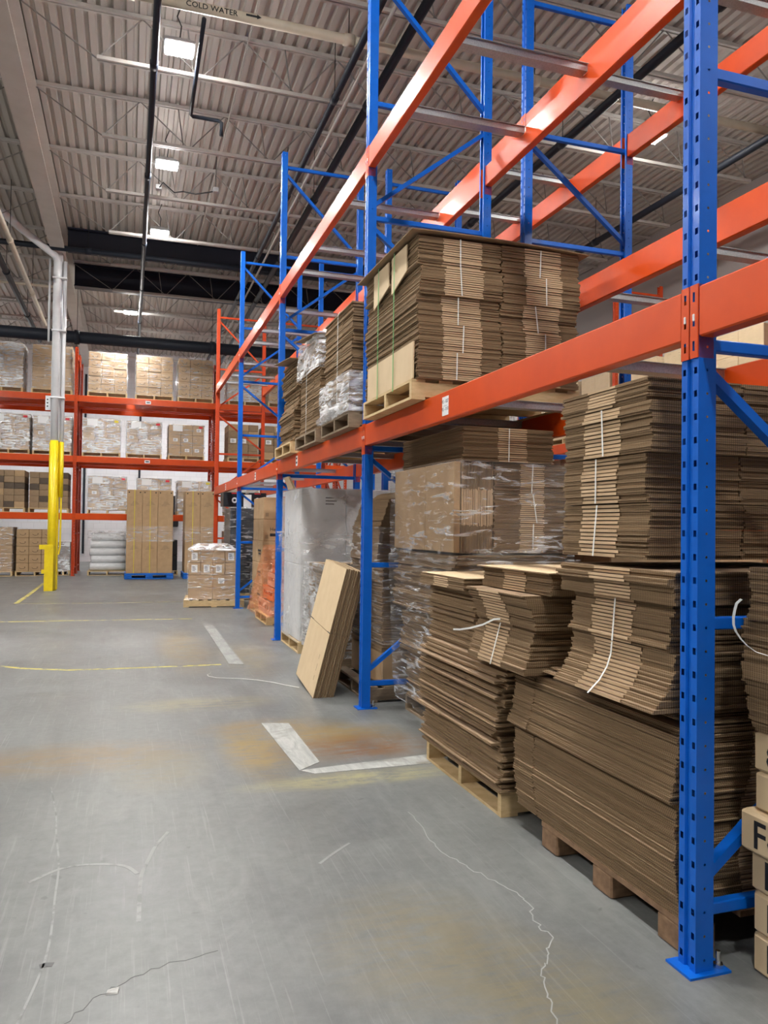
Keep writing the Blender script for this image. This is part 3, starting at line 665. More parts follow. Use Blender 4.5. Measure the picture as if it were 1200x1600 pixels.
# --- stretch film ------------------------------------------------------------------------------------
def film(parent, x0, x1, y0, y1, z0, z1, m=FILM, seed=1, amp=.006, top=True, taper=0, seg=.09, skirt=0):
    rnd = random.Random(seed); nx = max(3, int((x1-x0)/seg)); ny = max(3, int((y1-y0)/seg)); nz = max(3, int((z1-z0)/(seg*.8)))
    ring = [(x0+(x1-x0)*i/nx, y0, 0, -1) for i in range(nx)]+[(x1, y0+(y1-y0)*i/ny, 1, 0) for i in range(ny)]+[(x1-(x1-x0)*i/nx, y1, 0, 1) for i in range(nx)]+[(x0, y1-(y1-y0)*i/ny, -1, 0) for i in range(ny)]
    n = len(ring); q = MB(); cx, cy = (x0+x1)/2, (y0+y1)/2
    for k in range(nz+1):
        t = k/nz; z = z0+(z1-z0)*t; s = 1+taper*(t-.5)+skirt*max(0, .12-t)*6
        for (x, y, a, b) in ring:
            d = rnd.random()*amp; q.v.append((cx+(x-cx)*s+a*d, cy+(y-cy)*s+b*d, z+(rnd.random()-.5)*amp*(k not in (0, nz))))
    for k in range(nz):
        for i in range(n):
            j = (i+1) % n; q.f.append((k*n+i, k*n+j, (k+1)*n+j, (k+1)*n+i)); q.m.append(0)
    if top: q.f.append(tuple(nz*n+i for i in range(n))); q.m.append(0)
    return put('stretch_wrap', q.mesh('stretch_wrap', m), parent)

# --- stack A: wrapped, deeper in the nearest full bay --------------------------------------------------
la = thing('wrapped_load', 'wrapped stack of flat cartons behind the pale-pallet stack', 'pallet load', (1.985, 4.56, 0))
pallet(.82, 1.1, WOODD, (.1, .06, 0), parent=la, joined=True)
for k, (z, h, x, g) in enumerate(((.126,.36,.10,.0), (.487,.34,.06,.0), (.83,.26,.0,.0), (1.092,.155,.03,.0))):
    bundle(None, (x, .60, z), AIS, 1.06+.06*k if k < 3 else 1.14, .80, h-.002, int(h*75), 80+k, strap=0, parent=la, jx=.012, jy=.010, rough=.02, zones=None, edge=EDGEP)
for y0, y1 in ((.02,.52), (.525,1.18)):
    put('standing_carton', MB().cbox(.0,.045,y0,y1,1.262,1.852,.004).mesh('standing_carton', KRAFT), la)
vs = sheets_mesh(.59, 1.16, .23, 26, 85, zones=(.3,.7))
put('standing_sheets', vs, la, (.28, .025, 1.557), (0, -PI/2, 0), kind='stuff')
for k in range(3): bundle(None, (.565, .02, 1.262+k*.197), 0, .56, 1.1, .195, 15, 87+k, parent=la)
bundle(None, (.38, .0, 1.856), 0, .66, 1.14, .225, 16, 92, parent=la, zones=(.38,.7))
film(la, -.025, .86, -.025, 1.2, 1.2, 1.86, FILM, 5, .012, top=False)
film(la, -.02, .88, .02, 1.16, .12, 1.22, FILM, 6, .02, top=False, taper=.10)

# --- load D beside the second frame ------------------------------------------------------------------
ld = thing('wrapped_load', 'dark wrapped cardboard load with rounded top, behind the second blue frame', 'pallet load', (1.80, 5.98, 0))
pallet(1.0, .95, WOODD, (.05, 0, 0), parent=ld, joined=True)
for k in range(2): put('carton', carton_mesh(.42, .9, .27), ld, (.39+.43*k, .02, .127))
bundle(None, (.60, .02, .40), 0, .84, .9, .60, 44, 95, strap=0, parent=ld, zones=(.4,.7), edge=EDGEP, fold=False)
bundle(None, (.61, .02, 1.002), 0, .86, .92, .13, 9, 96, strap=0, parent=ld, zones=None, edge=EDGEP)
def rounded_block(w, d, h, r):
    q = MB(); pts = [(-w/2,0)]+[(w/2,0)]+[(w/2-r+r*math.cos(a), h-r+r*math.sin(a)) for a in [PI/2*k/6 for k in range(7)]]+[(-w/2+r-r*math.sin(a), h-r+r*math.cos(a)) for a in [PI/2*k/6 for k in range(7)]]
    n = len(pts)
    q.poly([(x,0,z) for x, z in pts], 0); q.poly([(x,d,z) for x, z in reversed(pts)], 0)
    for i in range(n): a, b = pts[i], pts[(i+1) % n]; q.quad((a[0],0,a[1]),(a[0],d,a[1]),(b[0],d,b[1]),(b[0],0,b[1]), 1)
    return q.mesh('bent_stack', GREYB, EDGEP)
put('bent_carton_stack', rounded_block(.42, .85, .60, .16), ld, (.53, .04, 1.134))
bundle(None, (.15, .5, 1.134), AIS, .8, .17, .53, 40, 97, strap=0, parent=ld, zones=None, edge=EDGEP, curve=lambda t: (0, .12*t*t))
film(ld, .15, 1.08, -.015, .96, .45, 1.15, FILM, 7, .015, top=True, taper=.06)
film(ld, .15, 1.0, .0, .93, 1.15, 1.42, FILM, 8, .03, top=False, taper=-.18)

# --- leaning flat cartons ------------------------------------------------------------------------------
lean = thing('flat_carton_bundle', 'pale bundle of flat cartons leaning against the second blue frame', 'carton bundle', (1.47, 6.26, .0), (0, math.radians(12.5), 0), 'flat carton bundles')
lean.rotation_euler = (math.radians(3.2), math.radians(13.5), math.radians(-1.5))
for k in range(9):
    x = .0+k*.0195; dz = (.0,.004,-.003,.006,.002,-.004,.003,.0,.005)[k]
    put('flat_carton', cached('lfc', lambda: MB().hexa([(0,0,.0),(.008,0,.0),(.008,.84,.0),(0,.84,.0),(0,0,.545),(.008,0,.545),(.008,.84,.545),(0,.84,.545)], (1,1,1,1,1,0)).hexa([(0,0,.549),(.008,0,.549),(.008,.84,.549),(0,.84,.549),(0,0,1.1),(.008,0,1.1),(.008,.84,1.1),(0,.84,1.1)], (1,1,1,1,1,0)).hexa([(.0085,.006,.0),(.0165,.006,.0),(.0165,.84,.0),(.0085,.84,.0),(.0085,.006,1.1),(.0165,.006,1.1),(.0165,.84,1.1),(.0085,.84,1.1)], (1,)*6).mesh('flat_carton', KRAFTL, EDGE)), lean, (x, dz, abs(dz)))
for zz in (.55,): put('slot', MB().box(-.0012,.0,.0,.09,zz-.004,zz+.004).box(-.0012,.0,.70,.84,zz-.004,zz+.004).mesh('slot', INK), lean, kind='stuff')
put('printed_marks', MB().box(-.0008,.0,.14,.15,.12,.16).box(-.0008,0,.14,.15,.2,.26).box(-.0008,0,.14,.15,.3,.34).mesh('marks', KRAFTD), lean, kind='stuff')

# --- wrapped cardboard E, white load W -----------------------------------------------------------------
le = thing('wrapped_load', 'low wrapped stack of flat cartons behind the leaning bundle', 'pallet load', (1.86, 7.35, 0))
pallet(1.0, 1.0, WOODD, (0, 0, 0), parent=le, joined=True)
bundle(None, (.03, .5, .127), AIS, .94, .9, .90, 60, 101, strap=0, parent=le, zones=None, edge=EDGEP, jx=.008)
sheet(None, (.05, .45, 1.032), (0,-.03,AIS), 1.0, .8, parent=le, m=KRAFT, name='cover_sheet')
film(le, -.02, 1.0, 0, 1.02, .12, 1.03, FILMH, 9, .02)
lw = thing('wrapped_load', 'tall white cartons in film on a pale pallet by the third frame', 'pallet load', (1.81, 8.46, 0))
pallet(1.1, 1.02, WOOD, (0, 0, 0), parent=lw, joined=True)
for r in range(2):
    for c in range(2):
        b = put('white_carton', carton_mesh(.52, .94, .855, WHITEB), lw, (.28+.525*c, .04, .128+.858*r))
        for k in range(3):
            put('print_lines', MB().box(-.0,.16-.03*k,-.0012,0,-.012,0).mesh('print', INK), b, (.02, 0, .76-.035*k))
put('bent_flap', MB().hexa([(.03,.5,1.85),(.06,.5,1.85),(.06,.85,1.85),(.03,.85,1.85),(-.03,.55,2.0),(-.01,.55,2.0),(-.01,.8,2.0),(-.03,.8,2.0)]).mesh('flap', KRAFTL), lw)
film(lw, -.005, 1.07, .02, 1.0, .12, 1.85, FILMW, 10, .012, top=True)
film(lw, -.03, .7, -.02, 1.02, 1.1, 1.35, FILM, 11, .05, top=False)

# --- orange crates F, kraft cartons G -------------------------------------------------------------------
lf = thing('wrapped_load', 'orange plastic crates in orange film on a small pallet', 'pallet load', (1.90, 10.95, 0))
pallet(1.0, 1.0, WOOD, (-.02, 0, 0), parent=lf, joined=True)
CRATEM = [varied('salmon_crate', (.62,.30,.20), (.75,.42,.30), nscale=3, rough=.5), ORPL]
def crate(l, w, h, cm=None):
    q = MB(); q.box(0,l,0,w,0,.02); t = .018
    for (x0,x1,y0,y1) in ((0,l,0,t),(0,l,w-t,w),(0,t,t,w-t),(l-t,l,t,w-t)):
        q.box(x0,x1,y0,y1,h-.06,h); q.box(x0,x1,y0,y1,.02,.07)
        for k in range(6):
            if x1-x0 > y1-y0: a = x0+(x1-x0-.03)*k/5; q.box(a,a+.03,y0,y1,.07,h-.06)
            else: a = y0+(y1-y0-.03)*k/5; q.box(x0,x1,a,a+.03,.07,h-.06)
    return q.mesh('crate', cm or ORPL)
for k in range(5):
    s = 1-.1*k
    put('crate', cached(('crate', k), lambda: crate(.95*s, .95*s, .19, CRATEM[k % 2])), lf, (.02+.06*k, .02+.05*k, .127+.192*k))
    for j in range(3): put('crate_content', carton_mesh(.2*s, .7*s, .13, (WHITEB, KRAFT, RED)[(k+j) % 3]), lf, (.06*k+.2+.28*s*j, .1+.05*k, .15+.192*k))
film(lf, -.02, 1.0, -.02, 1.0, .12, 1.12, FILMO, 12, .02, taper=-.42)
lg = thing('carton_load', 'tall pallet of plain brown cartons in the fourth bay', 'pallet load', (2.0, 12.14, 0))
pallet(.95, 1.05, WOOD, (-.02, -.02, 0), parent=lg, joined=True)
for r in range(5):
    for c in range(2):
        for d in range(2):
            b = put('carton', carton_mesh(.46, .5, .345), lg, (.235+.465*c-(.0 if r < 3 else -.01), .51*d, .127+.347*r))
            if d == 0: put('corner_mark', MB().box(-.20,-.15,-.0015,0,.04,.10).mesh('mark', KRAFTD), b)
put('carton_lettering', text_mesh("Here's the Original", .075, INK), lg, (.12, -.002, 1.33), R_FRONT)
put('carton_print', MB().box(.12,.78,-.003,-.001,1.245,1.29).mesh('print', INK), lg)
for r in (1.0, .66, .3): put('carton_print', MB().box(-.003,-.001,.12,.40,r,r+.03).mesh('print', INK), lg); put('carton_print', MB().box(-.003,-.001,.12,.34,r-.05,r-.025).mesh('print', INK), lg)

# --- far bays of the front row: black load, wrapped cartons ---------------------------------------------
lh = thing('wrapped_load', 'black cartons under shiny film between the last two front posts', 'pallet load', (1.82, 14.75, 0))
pallet(1.0, 1.0, WOOD, (0, 0, 0), parent=lh, joined=True)
for r in range(4):
    for c in range(2): put('carton', carton_mesh(.49, .96, .40, BLACKB), lh, (.25+.495*c, .02, .127+.402*r))
film(lh, -.01, 1.01, 0, 1.0, .12, 1.76, FILM, 13, .012)
for c in range(2):
    b = put('black_box', carton_mesh(.42-.08*c, .5, .27, BLACKB), lh, (.10+.44*c, .2, 1.768))
    put('round_emblem', MB().tube([(0,-.002,.12),(0,0,.12)], .055, 14).mesh('emblem', WHITE), b)
    put('emblem_centre', MB().tube([(0,-.003,.12),(0,0,.12)], .025, 10).mesh('emblem', BLACKB), b)
    put('red_print', MB().box(-.06,.06,-.0015,0,.24,.262).mesh('print', REDINK), b)
put('paper_sheet', MB().box(.27,.42,-.004,0,1.62,2.0).mesh('paper', WHITE), lh, (0,.19,0))
lk = thing('wrapped_load', 'grey film-covered bags behind the fourth blue post', 'pallet load', (2.16, 13.42, 0))
pallet(.75, .85, WOODD, (0, .05, 0), parent=lk, joined=True)
def pillow(l, w, h, m):
    q = MB(); n = 10
    for i in range(n+1):
        for j in range(n+1):
            u, v = i/n*2-1, j/n*2-1; q.v.append((u*l/2, v*w/2, h/2+h/2*math.sqrt(max(0,(1-u**4)*(1-v**4)))))
    for i in range(n+1):
        for j in range(n+1):
            u, v = i/n*2-1, j/n*2-1; q.v.append((u*l/2, v*w/2, h/2-h/2*math.sqrt(max(0,(1-u**4)*(1-v**4)))))
    M = (n+1)**2
    for i in range(n):
        for j in range(n):
            a = i*(n+1)+j; q.f.append((a, a+n+1, a+n+2, a+1)); q.m.append(0); q.f.append((M+a, M+a+1, M+a+n+2, M+a+n+1)); q.m.append(0)
    return smooth(q.mesh('bag', m))
for k in range(4): put('bag', cached('bag', lambda: pillow(.74,.84,.16,WPLAS)), lk, (.37,.47,.127+.145*k))
film(lk, 0, .76, .03, .92, .12, .72, FILMH, 14, .03)

def label_patch(parent, x, z, w, h, m=WHITE, bars=True):
    p = put('paper_label', MB().box(x-w/2, x+w/2, -.0025, 0, z-h/2, z+h/2).mesh('paper_label', m), parent)
    if bars and m is WHITE:
        q = MB()
        for k in range(4): q.box(x-w*.35, x+w*(.1+.09*((k*5) % 3)), -.0035, -.0025, z-h*.3+h*.17*k, z-h*.3+h*.17*k+h*.07)
        put('label_print', q.mesh('print', INK), p, kind='stuff')
    return p
li = thing('wrapped_load', 'film-wrapped brown carton pallet standing out into the aisle by the fourth post', 'pallet load', (.95, 13.58, 0), (0,0,math.radians(-6)))
pallet(1.02, 1.0, WOOD, (-.04, .0, 0), parent=li, joined=True)
for r in range(4):
    n = 2 if r < 2 else 4
    w = .82/n
    for c in range(n):
        for d in range(2):
            b = put('carton', carton_mesh(w-.004, .44, .208), li, (.03+w*(c+.5), .06+.45*d, .127+.21*r))
            if d == 0 and (r, c) in ((1,1),(2,0),(2,1),(2,2),(3,0),(3,3)): label_patch(b, 0 if n == 4 else -.06, .11, .1, .13 if n == 4 else .09)
put('loose_carton', carton_mesh(.4, .5, .09, KRAFTD), li, (.4, .25, .97))
film(li, .015, .87, .04, .97, .12, .98, FILM, 15, .014, top=True, skirt=.12)
film(li, .10, .75, .08, .9, .98, 1.08, FILMH, 16, .03, top=True, taper=-.5)

# --- bay-two upper loads -------------------------------------------------------------------------------
GU = 'cardboard pallets on the lower beam beyond the second frame'
u1 = thing('wrapped_load', 'strapped cardboard stack with film round its foot, nearest on the next shelf bay', 'pallet load', (1.665, 5.97, 2.2225), group=GU)
pallet(1.1, .95, WOODD, (0, 0, 0), parent=u1)
bundle(None, (.03, .48, .127), AIS, .90, 1.0, .90, 62, 111, strap=0, parent=u1, zones=(.38,.66), jx=.008, jy=.006, edge=EDGEP, fold=False)
put('band', MB().ribbon([(.5,.42,1.035),(.02,.42,1.035),(.006,.42,1.0),(.006,.42,.12)], .011, (0,1,0), .0015).mesh('strap', STRAP), u1)
film(u1, -.005, 1.05, .0, .97, .13, .46, FILMH, 21, .02, top=False)
put('film_roll_end', smooth(MB().tube([(-.01,-.02,.16),(-.02,.45,.17),(-.01,.98,.15)], [.03,.05,.035], 8).mesh('film_bunch', FILMW)), u1)
u2 = thing('wrapped_load', 'dark cardboard stack with shiny film over its top, middle of the next shelf bay', 'pallet load', (1.67, 7.16, 2.2225), group=GU)
pallet(1.1, .95, WOODD, (0, 0, 0), parent=u2)
bundle(None, (.05, .47, .127), AIS, .86, 1.0, .92, 64, 112, strap=0, parent=u2, zones=(.3,.7), jx=.006, jy=.006, edge=EDGEP, fold=False)
put('band', MB().ribbon([(.5,.5,1.055),(.03,.5,1.055),(.014,.5,1.02),(.014,.5,.12)], .011, (0,1,0), .0015).mesh('strap', STRAP), u2)
film(u2, .02, 1.08, .02, .93, .72, 1.06, FILMH, 22, .02)
sheet(None, (-.02, .47, 1.09), (0,.12,AIS), .95, 1.0, parent=u2, m=KRAFTD, name='cover_sheet')
u3 = thing('cardboard_load', 'leaning ragged cardboard stack, farthest on the next shelf bay', 'pallet load', (1.67, 8.36, 2.2225), group=GU)
pallet(1.1, .95, WOOD, (0, 0, 0), parent=u3)
bundle(None, (.05, .47, .127), AIS, .84, 1.0, .35, 20, 113, strap=0, parent=u3, jx=.012, jy=.01, zones=(.3,.7), edge=EDGEP, fold=False)
bundle(None, (.05, .45, .478), AIS, .84, 1.0, .30, 16, 114, strap=0, parent=u3, jx=.02, jy=.02, zones=(.3,.7), edge=EDGEP, fold=False, curve=lambda t: (.03*t, .03*t))
bundle(None, (.06, .42, .779), AIS, .84, 1.0, .28, 14, 115, strap=0, parent=u3, jx=.02, jy=.02, zones=(.3,.7), edge=EDGEP, fold=False, curve=lambda t: (.05*t, -.03*t))
sheet(None, (-.04, .40, 1.07), (0,.1,AIS), .95, 1.0, parent=u3, m=KRAFTD, name='cover_sheet')

# ------------------------------------------------------------------ far rack along the back aisle
YF = 22.08
FX = [-5.124, -1.39, 2.344, 6.078]
FNM = ['at the far left, out of sight', 'right behind the white column', 'behind the red end frame', 'hidden at the right']
for i, x in enumerate(FX):
    for j in range(2):
        o = rack_frame(x, YF+j*1.32, 'red upright frame of the far rack, %s, %s' % (('front row','back row')[j], FNM[i]), FSR, RED)
        o.rotation_euler = (0,0,PI/2)
LVN = {4.815:'top', 3.195:'middle', 1.664:'bottom'}
for i in range(3):
    for z, ln in LVN.items():
        for j, (yy, rz) in enumerate(((YF, PI/2), (YF+FD, -PI/2), (YF+1.32, PI/2), (YF+1.32+FD, -PI/2))):
            o = thing('rack_beam', 'orange %s-level far rack beam, %s bay, %s from the aisle' % (ln, ('left','middle','right')[i], ORD[j]), 'rack beam', (FX[i+1]-.04 if rz > 0 else FX[i]+.04, yy, z), (0,0,rz), 'load beams of the pallet racks')
            put('beam_tube', BSO['body'], o); put('connector', BSO['conn'], o); c = put('connector', BSO['conn'], o, (0,BL,0)); c.scale = (1,-1,1)
            if j == 0 and i == 1 and ln != 'bottom':
                t = put('beam_label', MB().box(-.003,0,-.07,.07,-.04,.04).mesh('beam_label', WHITE), o, (-.002, 1.85, -.09)); put('label_print', MB().box(-.0036,-.003,-.045,.045,-.014,.014).mesh('print', INK), t)

def arc_mark():
    q = MB(); n = 8
    for k in range(n):
        a, b = PI*(1.15+.7*k/n), PI*(1.15+.7*(k+1)/n); r0, r1 = .07, .085
        q.quad(*[(r*math.cos(t), -.002, r*.75*math.sin(t)) for t, r in ((a,r0),(b,r0),(b,r1),(a,r1))])
    q.box(.045,.075,-.0025,-.001,-.02,-.005); return q.mesh('printed_mark', mat('brown_ink', (.09,.055,.03), .8))
ARC = arc_mark()
def far_load(label, x0, x1, z, h, cols, rows, m=KRAFT, fm=FILM, y=YF+.02, marks=None, seed=0, wood=WOOD, group='pallets on the far rack', depth=1.0, stag=False, rz=0):
    w = x1-x0
    o = thing('wrapped_load' if fm else 'carton_load', label, 'pallet load', (x0, y, z), (0,0,rz), group)
    p = cached(('fp', round(w,2), wood.name), lambda: MB().box(0,w,0,.09,0,.015).box(0,w,0,1.0,.105,.125).box(0,.04,0,1.0,.015,.105).box(w/2-.02,w/2+.02,0,1.0,.015,.105).box(w-.04,w,0,1.0,.015,.105).mesh('pallet', wood))
    put('pallet', p, o)
    rnd = random.Random(seed+3); ch = h/rows; cw = (w-.03)/cols
    for r in range(rows):
        off = (cw*.5 if stag and r % 2 else 0)
        for c in range(cols):
            ww = cw
            xx = .015+cw*(c+.5)
            mm = m if not isinstance(m, (list, tuple)) else m[rnd.randrange(len(m))]
            b = put('carton', carton_mesh(ww-.006, depth-.04, ch-.004, mm), o, (xx, .02+rnd.random()*.012, .126+ch*r))
            if marks == 'arc': put('printed_mark', ARC, b, (0, 0, ch*.55))
            elif marks == 'label' and rnd.random() < .8: label_patch(b, rnd.uniform(-.04,.04), ch*.5, .12, .085, bars=True)
            elif marks == 'some' and rnd.random() < .25: label_patch(b, 0, ch*.5, .16, .12)
    if marks == 'label':
        put('notice', MB().box(.12,.38,-.006,0,.126+h*.78,.126+h*.98).mesh('notice', WHITE), o)
        put('red_sticker', MB().box(w-.16,w-.06,-.006,0,.126+h*.9,.126+h*.96).mesh('sticker', REDINK if seed % 3 else YELINK), o)
    if fm: film(o, .0, w, .005, depth, .10, .126+h+.008, fm, seed+30, .014, seg=.16)
    return o
TOPN = ['left picture edge', 'left of the white column', 'right of the white column', 'mid far bay', 'left of the red end frame', 'behind the red end frame', 'right of the red end frame']
for k, (a, b) in enumerate(((-3.7,-2.69), (-2.49,-1.49), (-1.11,-.1), (.11,1.11), (1.23,2.2), (2.62,3.55), (3.75,4.75))):
    far_load('printed brown carton pallet, far top level, '+TOPN[k], a, b, 4.816, 1.16 if k < 2 else 1.08, 3 if k > 1 else 2, 5 if k > 1 else 4, KRAFT, FILMH if k in (0,5) else FILM, marks='arc' if k > 1 else None, seed=k)
for k, (a, b) in enumerate(((-3.5,-2.5), (-2.43,-1.48), (-1.22,-.25), (-.1,.83), (1.0,1.98), (2.62,3.5), (3.62,4.55))):
    dk = k >= 5
    far_load('labelled brown carton pallet, far middle level, '+TOPN[k], a, b, 3.196, (.92,.90,.90,.88,.85,.95,.95)[k], 3, 3 if not dk else 5, [KRAFTD, KRAFTD, KRAFT] if dk else KRAFT, None if dk else (FILMH if k < 4 else FILM), marks='some' if dk else 'label', seed=10+k)
for k, (a, b) in enumerate(((-3.6,-2.58), (-2.5,-1.52), (-1.06,-.05), (.2,1.11), (1.27,2.2), (2.62,3.55))):
    dk = k < 2
    far_load(('unwrapped dark brown carton pallet' if dk else 'wrapped pale brown carton pallet')+', far bottom level, '+TOPN[k], a, b, 1.665, (.98,.95,.88,.86,.82,.8)[k], 3 if not dk else 4, 3 if not dk else 6, [KRAFTD, KRAFTD, GREYB, KRAFTD, KRAFT] if dk else KRAFT, None if dk else FILMH, marks=None if dk else 'label', seed=20+k)
far_load('wrapped pallet of brown cartons on the floor at the left picture edge', -3.75, -2.85, 0, 1.15, 2, 5, KRAFT, FILM, y=YF+.05, seed=40, group='floor pallets under the far rack')
far_load('pallet of plain brown cartons on the floor left of the column', -2.79, -1.85, 0, 1.10, 3, 5, KRAFT, None, y=YF+.1, marks='arc', seed=41, group='floor pallets under the far rack')
far_load('dark wrapped pallet on the floor right behind the column', -1.80, -1.48, 0, .75, 1, 3, GREYB, FILMH, y=YF+.3, seed=42, group='floor pallets under the far rack')
far_load('pallet of brown cartons on the floor seen behind the black wrapped cartons', 2.6, 3.6, 0, 1.1, 2, 3, KRAFT, FILM, y=YF+.1, seed=43, group='floor pallets under the far rack')
far_load('dark stack of cartons on the floor between the two blue-pallet loads', .98, 1.32, 0, .85, 1, 2, [GREYB, BLACKB], None, y=YF+.1, seed=45, group='floor pallets under the far rack')
# rolls of white plastic
rl = thing('roll_pallet', 'pallet of white plastic film rolls under the far rack', 'pallet load', (-1.03, YF+.12, 0), group='floor pallets under the far rack')
put('pallet', MB().box(0,1.0,0,.09,0,.015).box(0,1.0,0,1.0,.105,.125).box(0,.04,0,1.0,.015,.105).box(.48,.52,0,1.0,.015,.105).box(.96,1.0,0,1.0,.015,.105).mesh('pallet', WOOD), rl)
for r in range(5):
    for d in range(3):
        o = put('plastic_roll', cached('prl', lambda: smooth(MB().tube([(0,0,0),(.02,0,0),(.5,0,.0),(.9,0,0),(.92,0,0)], [.08,.105,.112,.105,.08], 16).mesh('plastic_roll', WPLAS))), rl, (.05+(.0,.03,-.01,.02,.04)[r], .14+.24*d, .235+.2*r))
film(rl, .0, 1.0, .01, .8, .95, 1.2, FILM, 47, .02)
# tall cartons on blue plastic pallets
def blue_pallet(o, w):
    q = MB().cbox(0,w,0,1.0,.10,.15,.012)
    for x in (0, w/2-.09, w-.18):
        for y in (0, .42, .84): q.cbox(x, x+.18, y, y+.16, .03, .10, .01)
    for y in (0, .42, .84): q.cbox(0, w, y, y+.16, 0, .03, .008)
    put('plastic_pallet', q.mesh('plastic_pallet', PLASTB), o)
for x0, n, lb in ((-.08, 3, 'three tall brown cartons two tiers high on a blue plastic pallet'), (1.36, 2, 'two tall brown cartons two tiers high on a blue plastic pallet behind the wrapped pallet')):
    o = thing('tall_carton_load', lb, 'pallet load', (x0, 20.6, 0), group='tall cartons on blue pallets')
    blue_pallet(o, .38*n+.06)
    for r in range(2):
        for c in range(n):
            b = put('tall_carton', carton_mesh(.375, .9, 1.06, KRAFT), o, (.22+.38*c, .03, .151+1.062*r))
            q = MB()
            for k in range(4): q.box(-.10+.02*k, .02+.03*((k*3) % 4), -.002, 0, (.66 if r else .60)+.03*k, (.66 if r else .60)+.03*k+.014)
            put('print_lines', q.mesh('print', KRAFTD), b, kind='stuff')
            if r: put('print_dots', MB().box(-.15,-.12,-.002,0,.98,1.01).box(.12,.15,-.002,0,.98,1.01).mesh('print', INK), b, kind='stuff')
    for c in range(n-1 if n > 2 else 1): put('yellow_strap', MB().ribbon([(.22+.38*c,.9,2.28),(.22+.38*c,.02,2.278),(.22+.38*c,.022,2.2),(.22+.38*c+.01*c,.022,.15)], .016, (1,0,0), .002).mesh('strap', YSTRAP), o)
    film(o, .015, .38*n+.055, .01, .95, .95, 1.35, FILM, 60+n, .012, top=False)

# dark wall unit and conduits behind the far rack
put('wall_heater', MB().cbox(.9,1.75,YW-.5,YW,1.3,2.45,.03).box(1.0,1.65,YW-.52,YW-.5,1.4,2.3).mesh('wall_heater', BLACKB), None, label='black wall unit on the white back wall', cat='wall unit')
for k, x in enumerate((-1.55, .35)):
    put('wall_conduit', MB().tube([(x,YW-.04,.3),(x,YW-.04,6.8)], .04, 8).mesh('wall_conduit', PIPED), None, label=('dark conduit on the back wall by the column', 'dark conduit on the back wall right of the column')[k], cat='conduit')

# ------------------------------------------------------------------ rear row and wall-side row
far = dict(group='pallets in the rear rows')
def _side(label, x, y0, y1, z, h, cols, rows, m, fm, **kw):
    o = far_load(label, 0, y1-y0, z, h, cols, rows, m, fm, **kw, **far)
    o.location = (x, y1, z); o.rotation_euler = (0,0,-PI/2); return o
_side('brown cartons in the rear row behind the wrapped flat-carton stack', 3.2, 4.65, 5.72, 0, 1.85, 3, 5, KRAFT, None, seed=70, stag=True)
_side('brown cartons in the rear row, low pallet behind the white wrapped load', 3.2, 8.0, 9.1, 0, 1.35, 3, 4, KRAFT, None, seed=71)
_side('brown cartons in the rear row, pallet behind the orange crates', 3.2, 9.9, 11.0, 0, 1.45, 3, 4, KRAFT, FILM, seed=72)
_side('brown cartons in the rear row, pallet behind the tall brown cartons', 3.2, 11.6, 12.7, 0, 1.6, 3, 4, KRAFT, FILM, seed=73)
XDD = 8.6
DY = [12.4+BAY*k for k in (-1, 0, 1)]
for i, y in enumerate(DY): rack_frame(XDD, y, 'red upright frame of the wall-side rack, %s' % ('nearest, cut off at the right edge','visible below the orange beams','farthest, behind the cardboard')[i], FSR, RED)
for i in range(2):
    for z, ln in ((3.2,'upper'), (1.6,'lower')):
        rack_beam(XDD, DY[i], z, 'orange %s front beam of the wall-side rack, %s bay' % (ln, ('near','far')[i]), BSB, -1, (1.5, None) if i == 1 else None)
        rack_beam(XDD+FD, DY[i], z, 'orange %s back beam of the wall-side rack, %s bay' % (ln, ('near','far')[i]), BSB, 1)
wl = [(8.82,9.85),(9.98,11.05),(11.2,12.2),(12.6,13.6),(13.7,14.75),(14.9,15.9)]
for k, (a, b) in enumerate(wl):
    nm = ORD[k]
    _side('pale brown carton pallet on the upper wall-side level, %s from the right' % nm, XDD+.03, a, b, 3.201, 1.12, 2, 3, KRAFTL, FILMT, seed=80+k, marks='some')
    _side('pale brown carton pallet on the lower wall-side level, %s from the right' % nm, XDD+.03, a, b, 1.601, 1.1, 2, 3, KRAFT, None, seed=90+k)
    _side('pale brown carton pallet on the floor of the wall-side rack, %s from the right' % nm, XDD+.03, a, b, 0, 1.15, 2, 3, KRAFT, None, seed=100+k)

# ------------------------------------------------------------------ floor markings and litter
def mark(name, pts, w, m, z=.0015):
    if name == 'scuff':
        out = []
        P = [pts[0]]+pts+[pts[-1]]
        for i in range(1, len(P)-2):
            for k in range(6):
                t = k/6; out.append(tuple(.5*(2*P[i][q]+(P[i+1][q]-P[i-1][q])*t+(2*P[i-1][q]-5*P[i][q]+4*P[i+1][q]-P[i+2][q])*t*t+(3*P[i][q]-P[i-1][q]-3*P[i+1][q]+P[i+2][q])*t**3) for q in (0, 1)))
        pts = out+[pts[-1]]
    put(name, strip(pts, w, z, m), floor)
mark('yellow_line', [(-4,8.5),(-1.18,8.43),(-.92,8.23),(-.51,8.05),(.02,8.02),(.92,8.0)], .055, YLINE)
mark('yellow_line', [(-1.75,12.14),(-.34,12.05),(.93,11.95)], .06, YLINE)
mark('yellow_line', [(-1.82,14.75),(-.4,14.6),(.96,14.6)], .07, YLINE2)
mark('yellow_line', [(-1.83,14.79),(-1.82,16.4),(-1.84,19.6)], .08, YLINE)
put('floor_patch', MB().hexa([(x,y,z) for z in (0,.002) for x,y in ((.93,5.57),(.97,4.44),(1.12,4.57),(1.12,5.52))]).hexa([(x,y,z) for z in (0,.0022) for x,y in ((.97,4.44),(1.04,4.36),(2.1,4.36),(2.1,4.57))]).mesh('floor_patch', patch_mat('worn_patch', (.43,.435,.41), (.27,.275,.26), (.21,.20,.17))), floor)
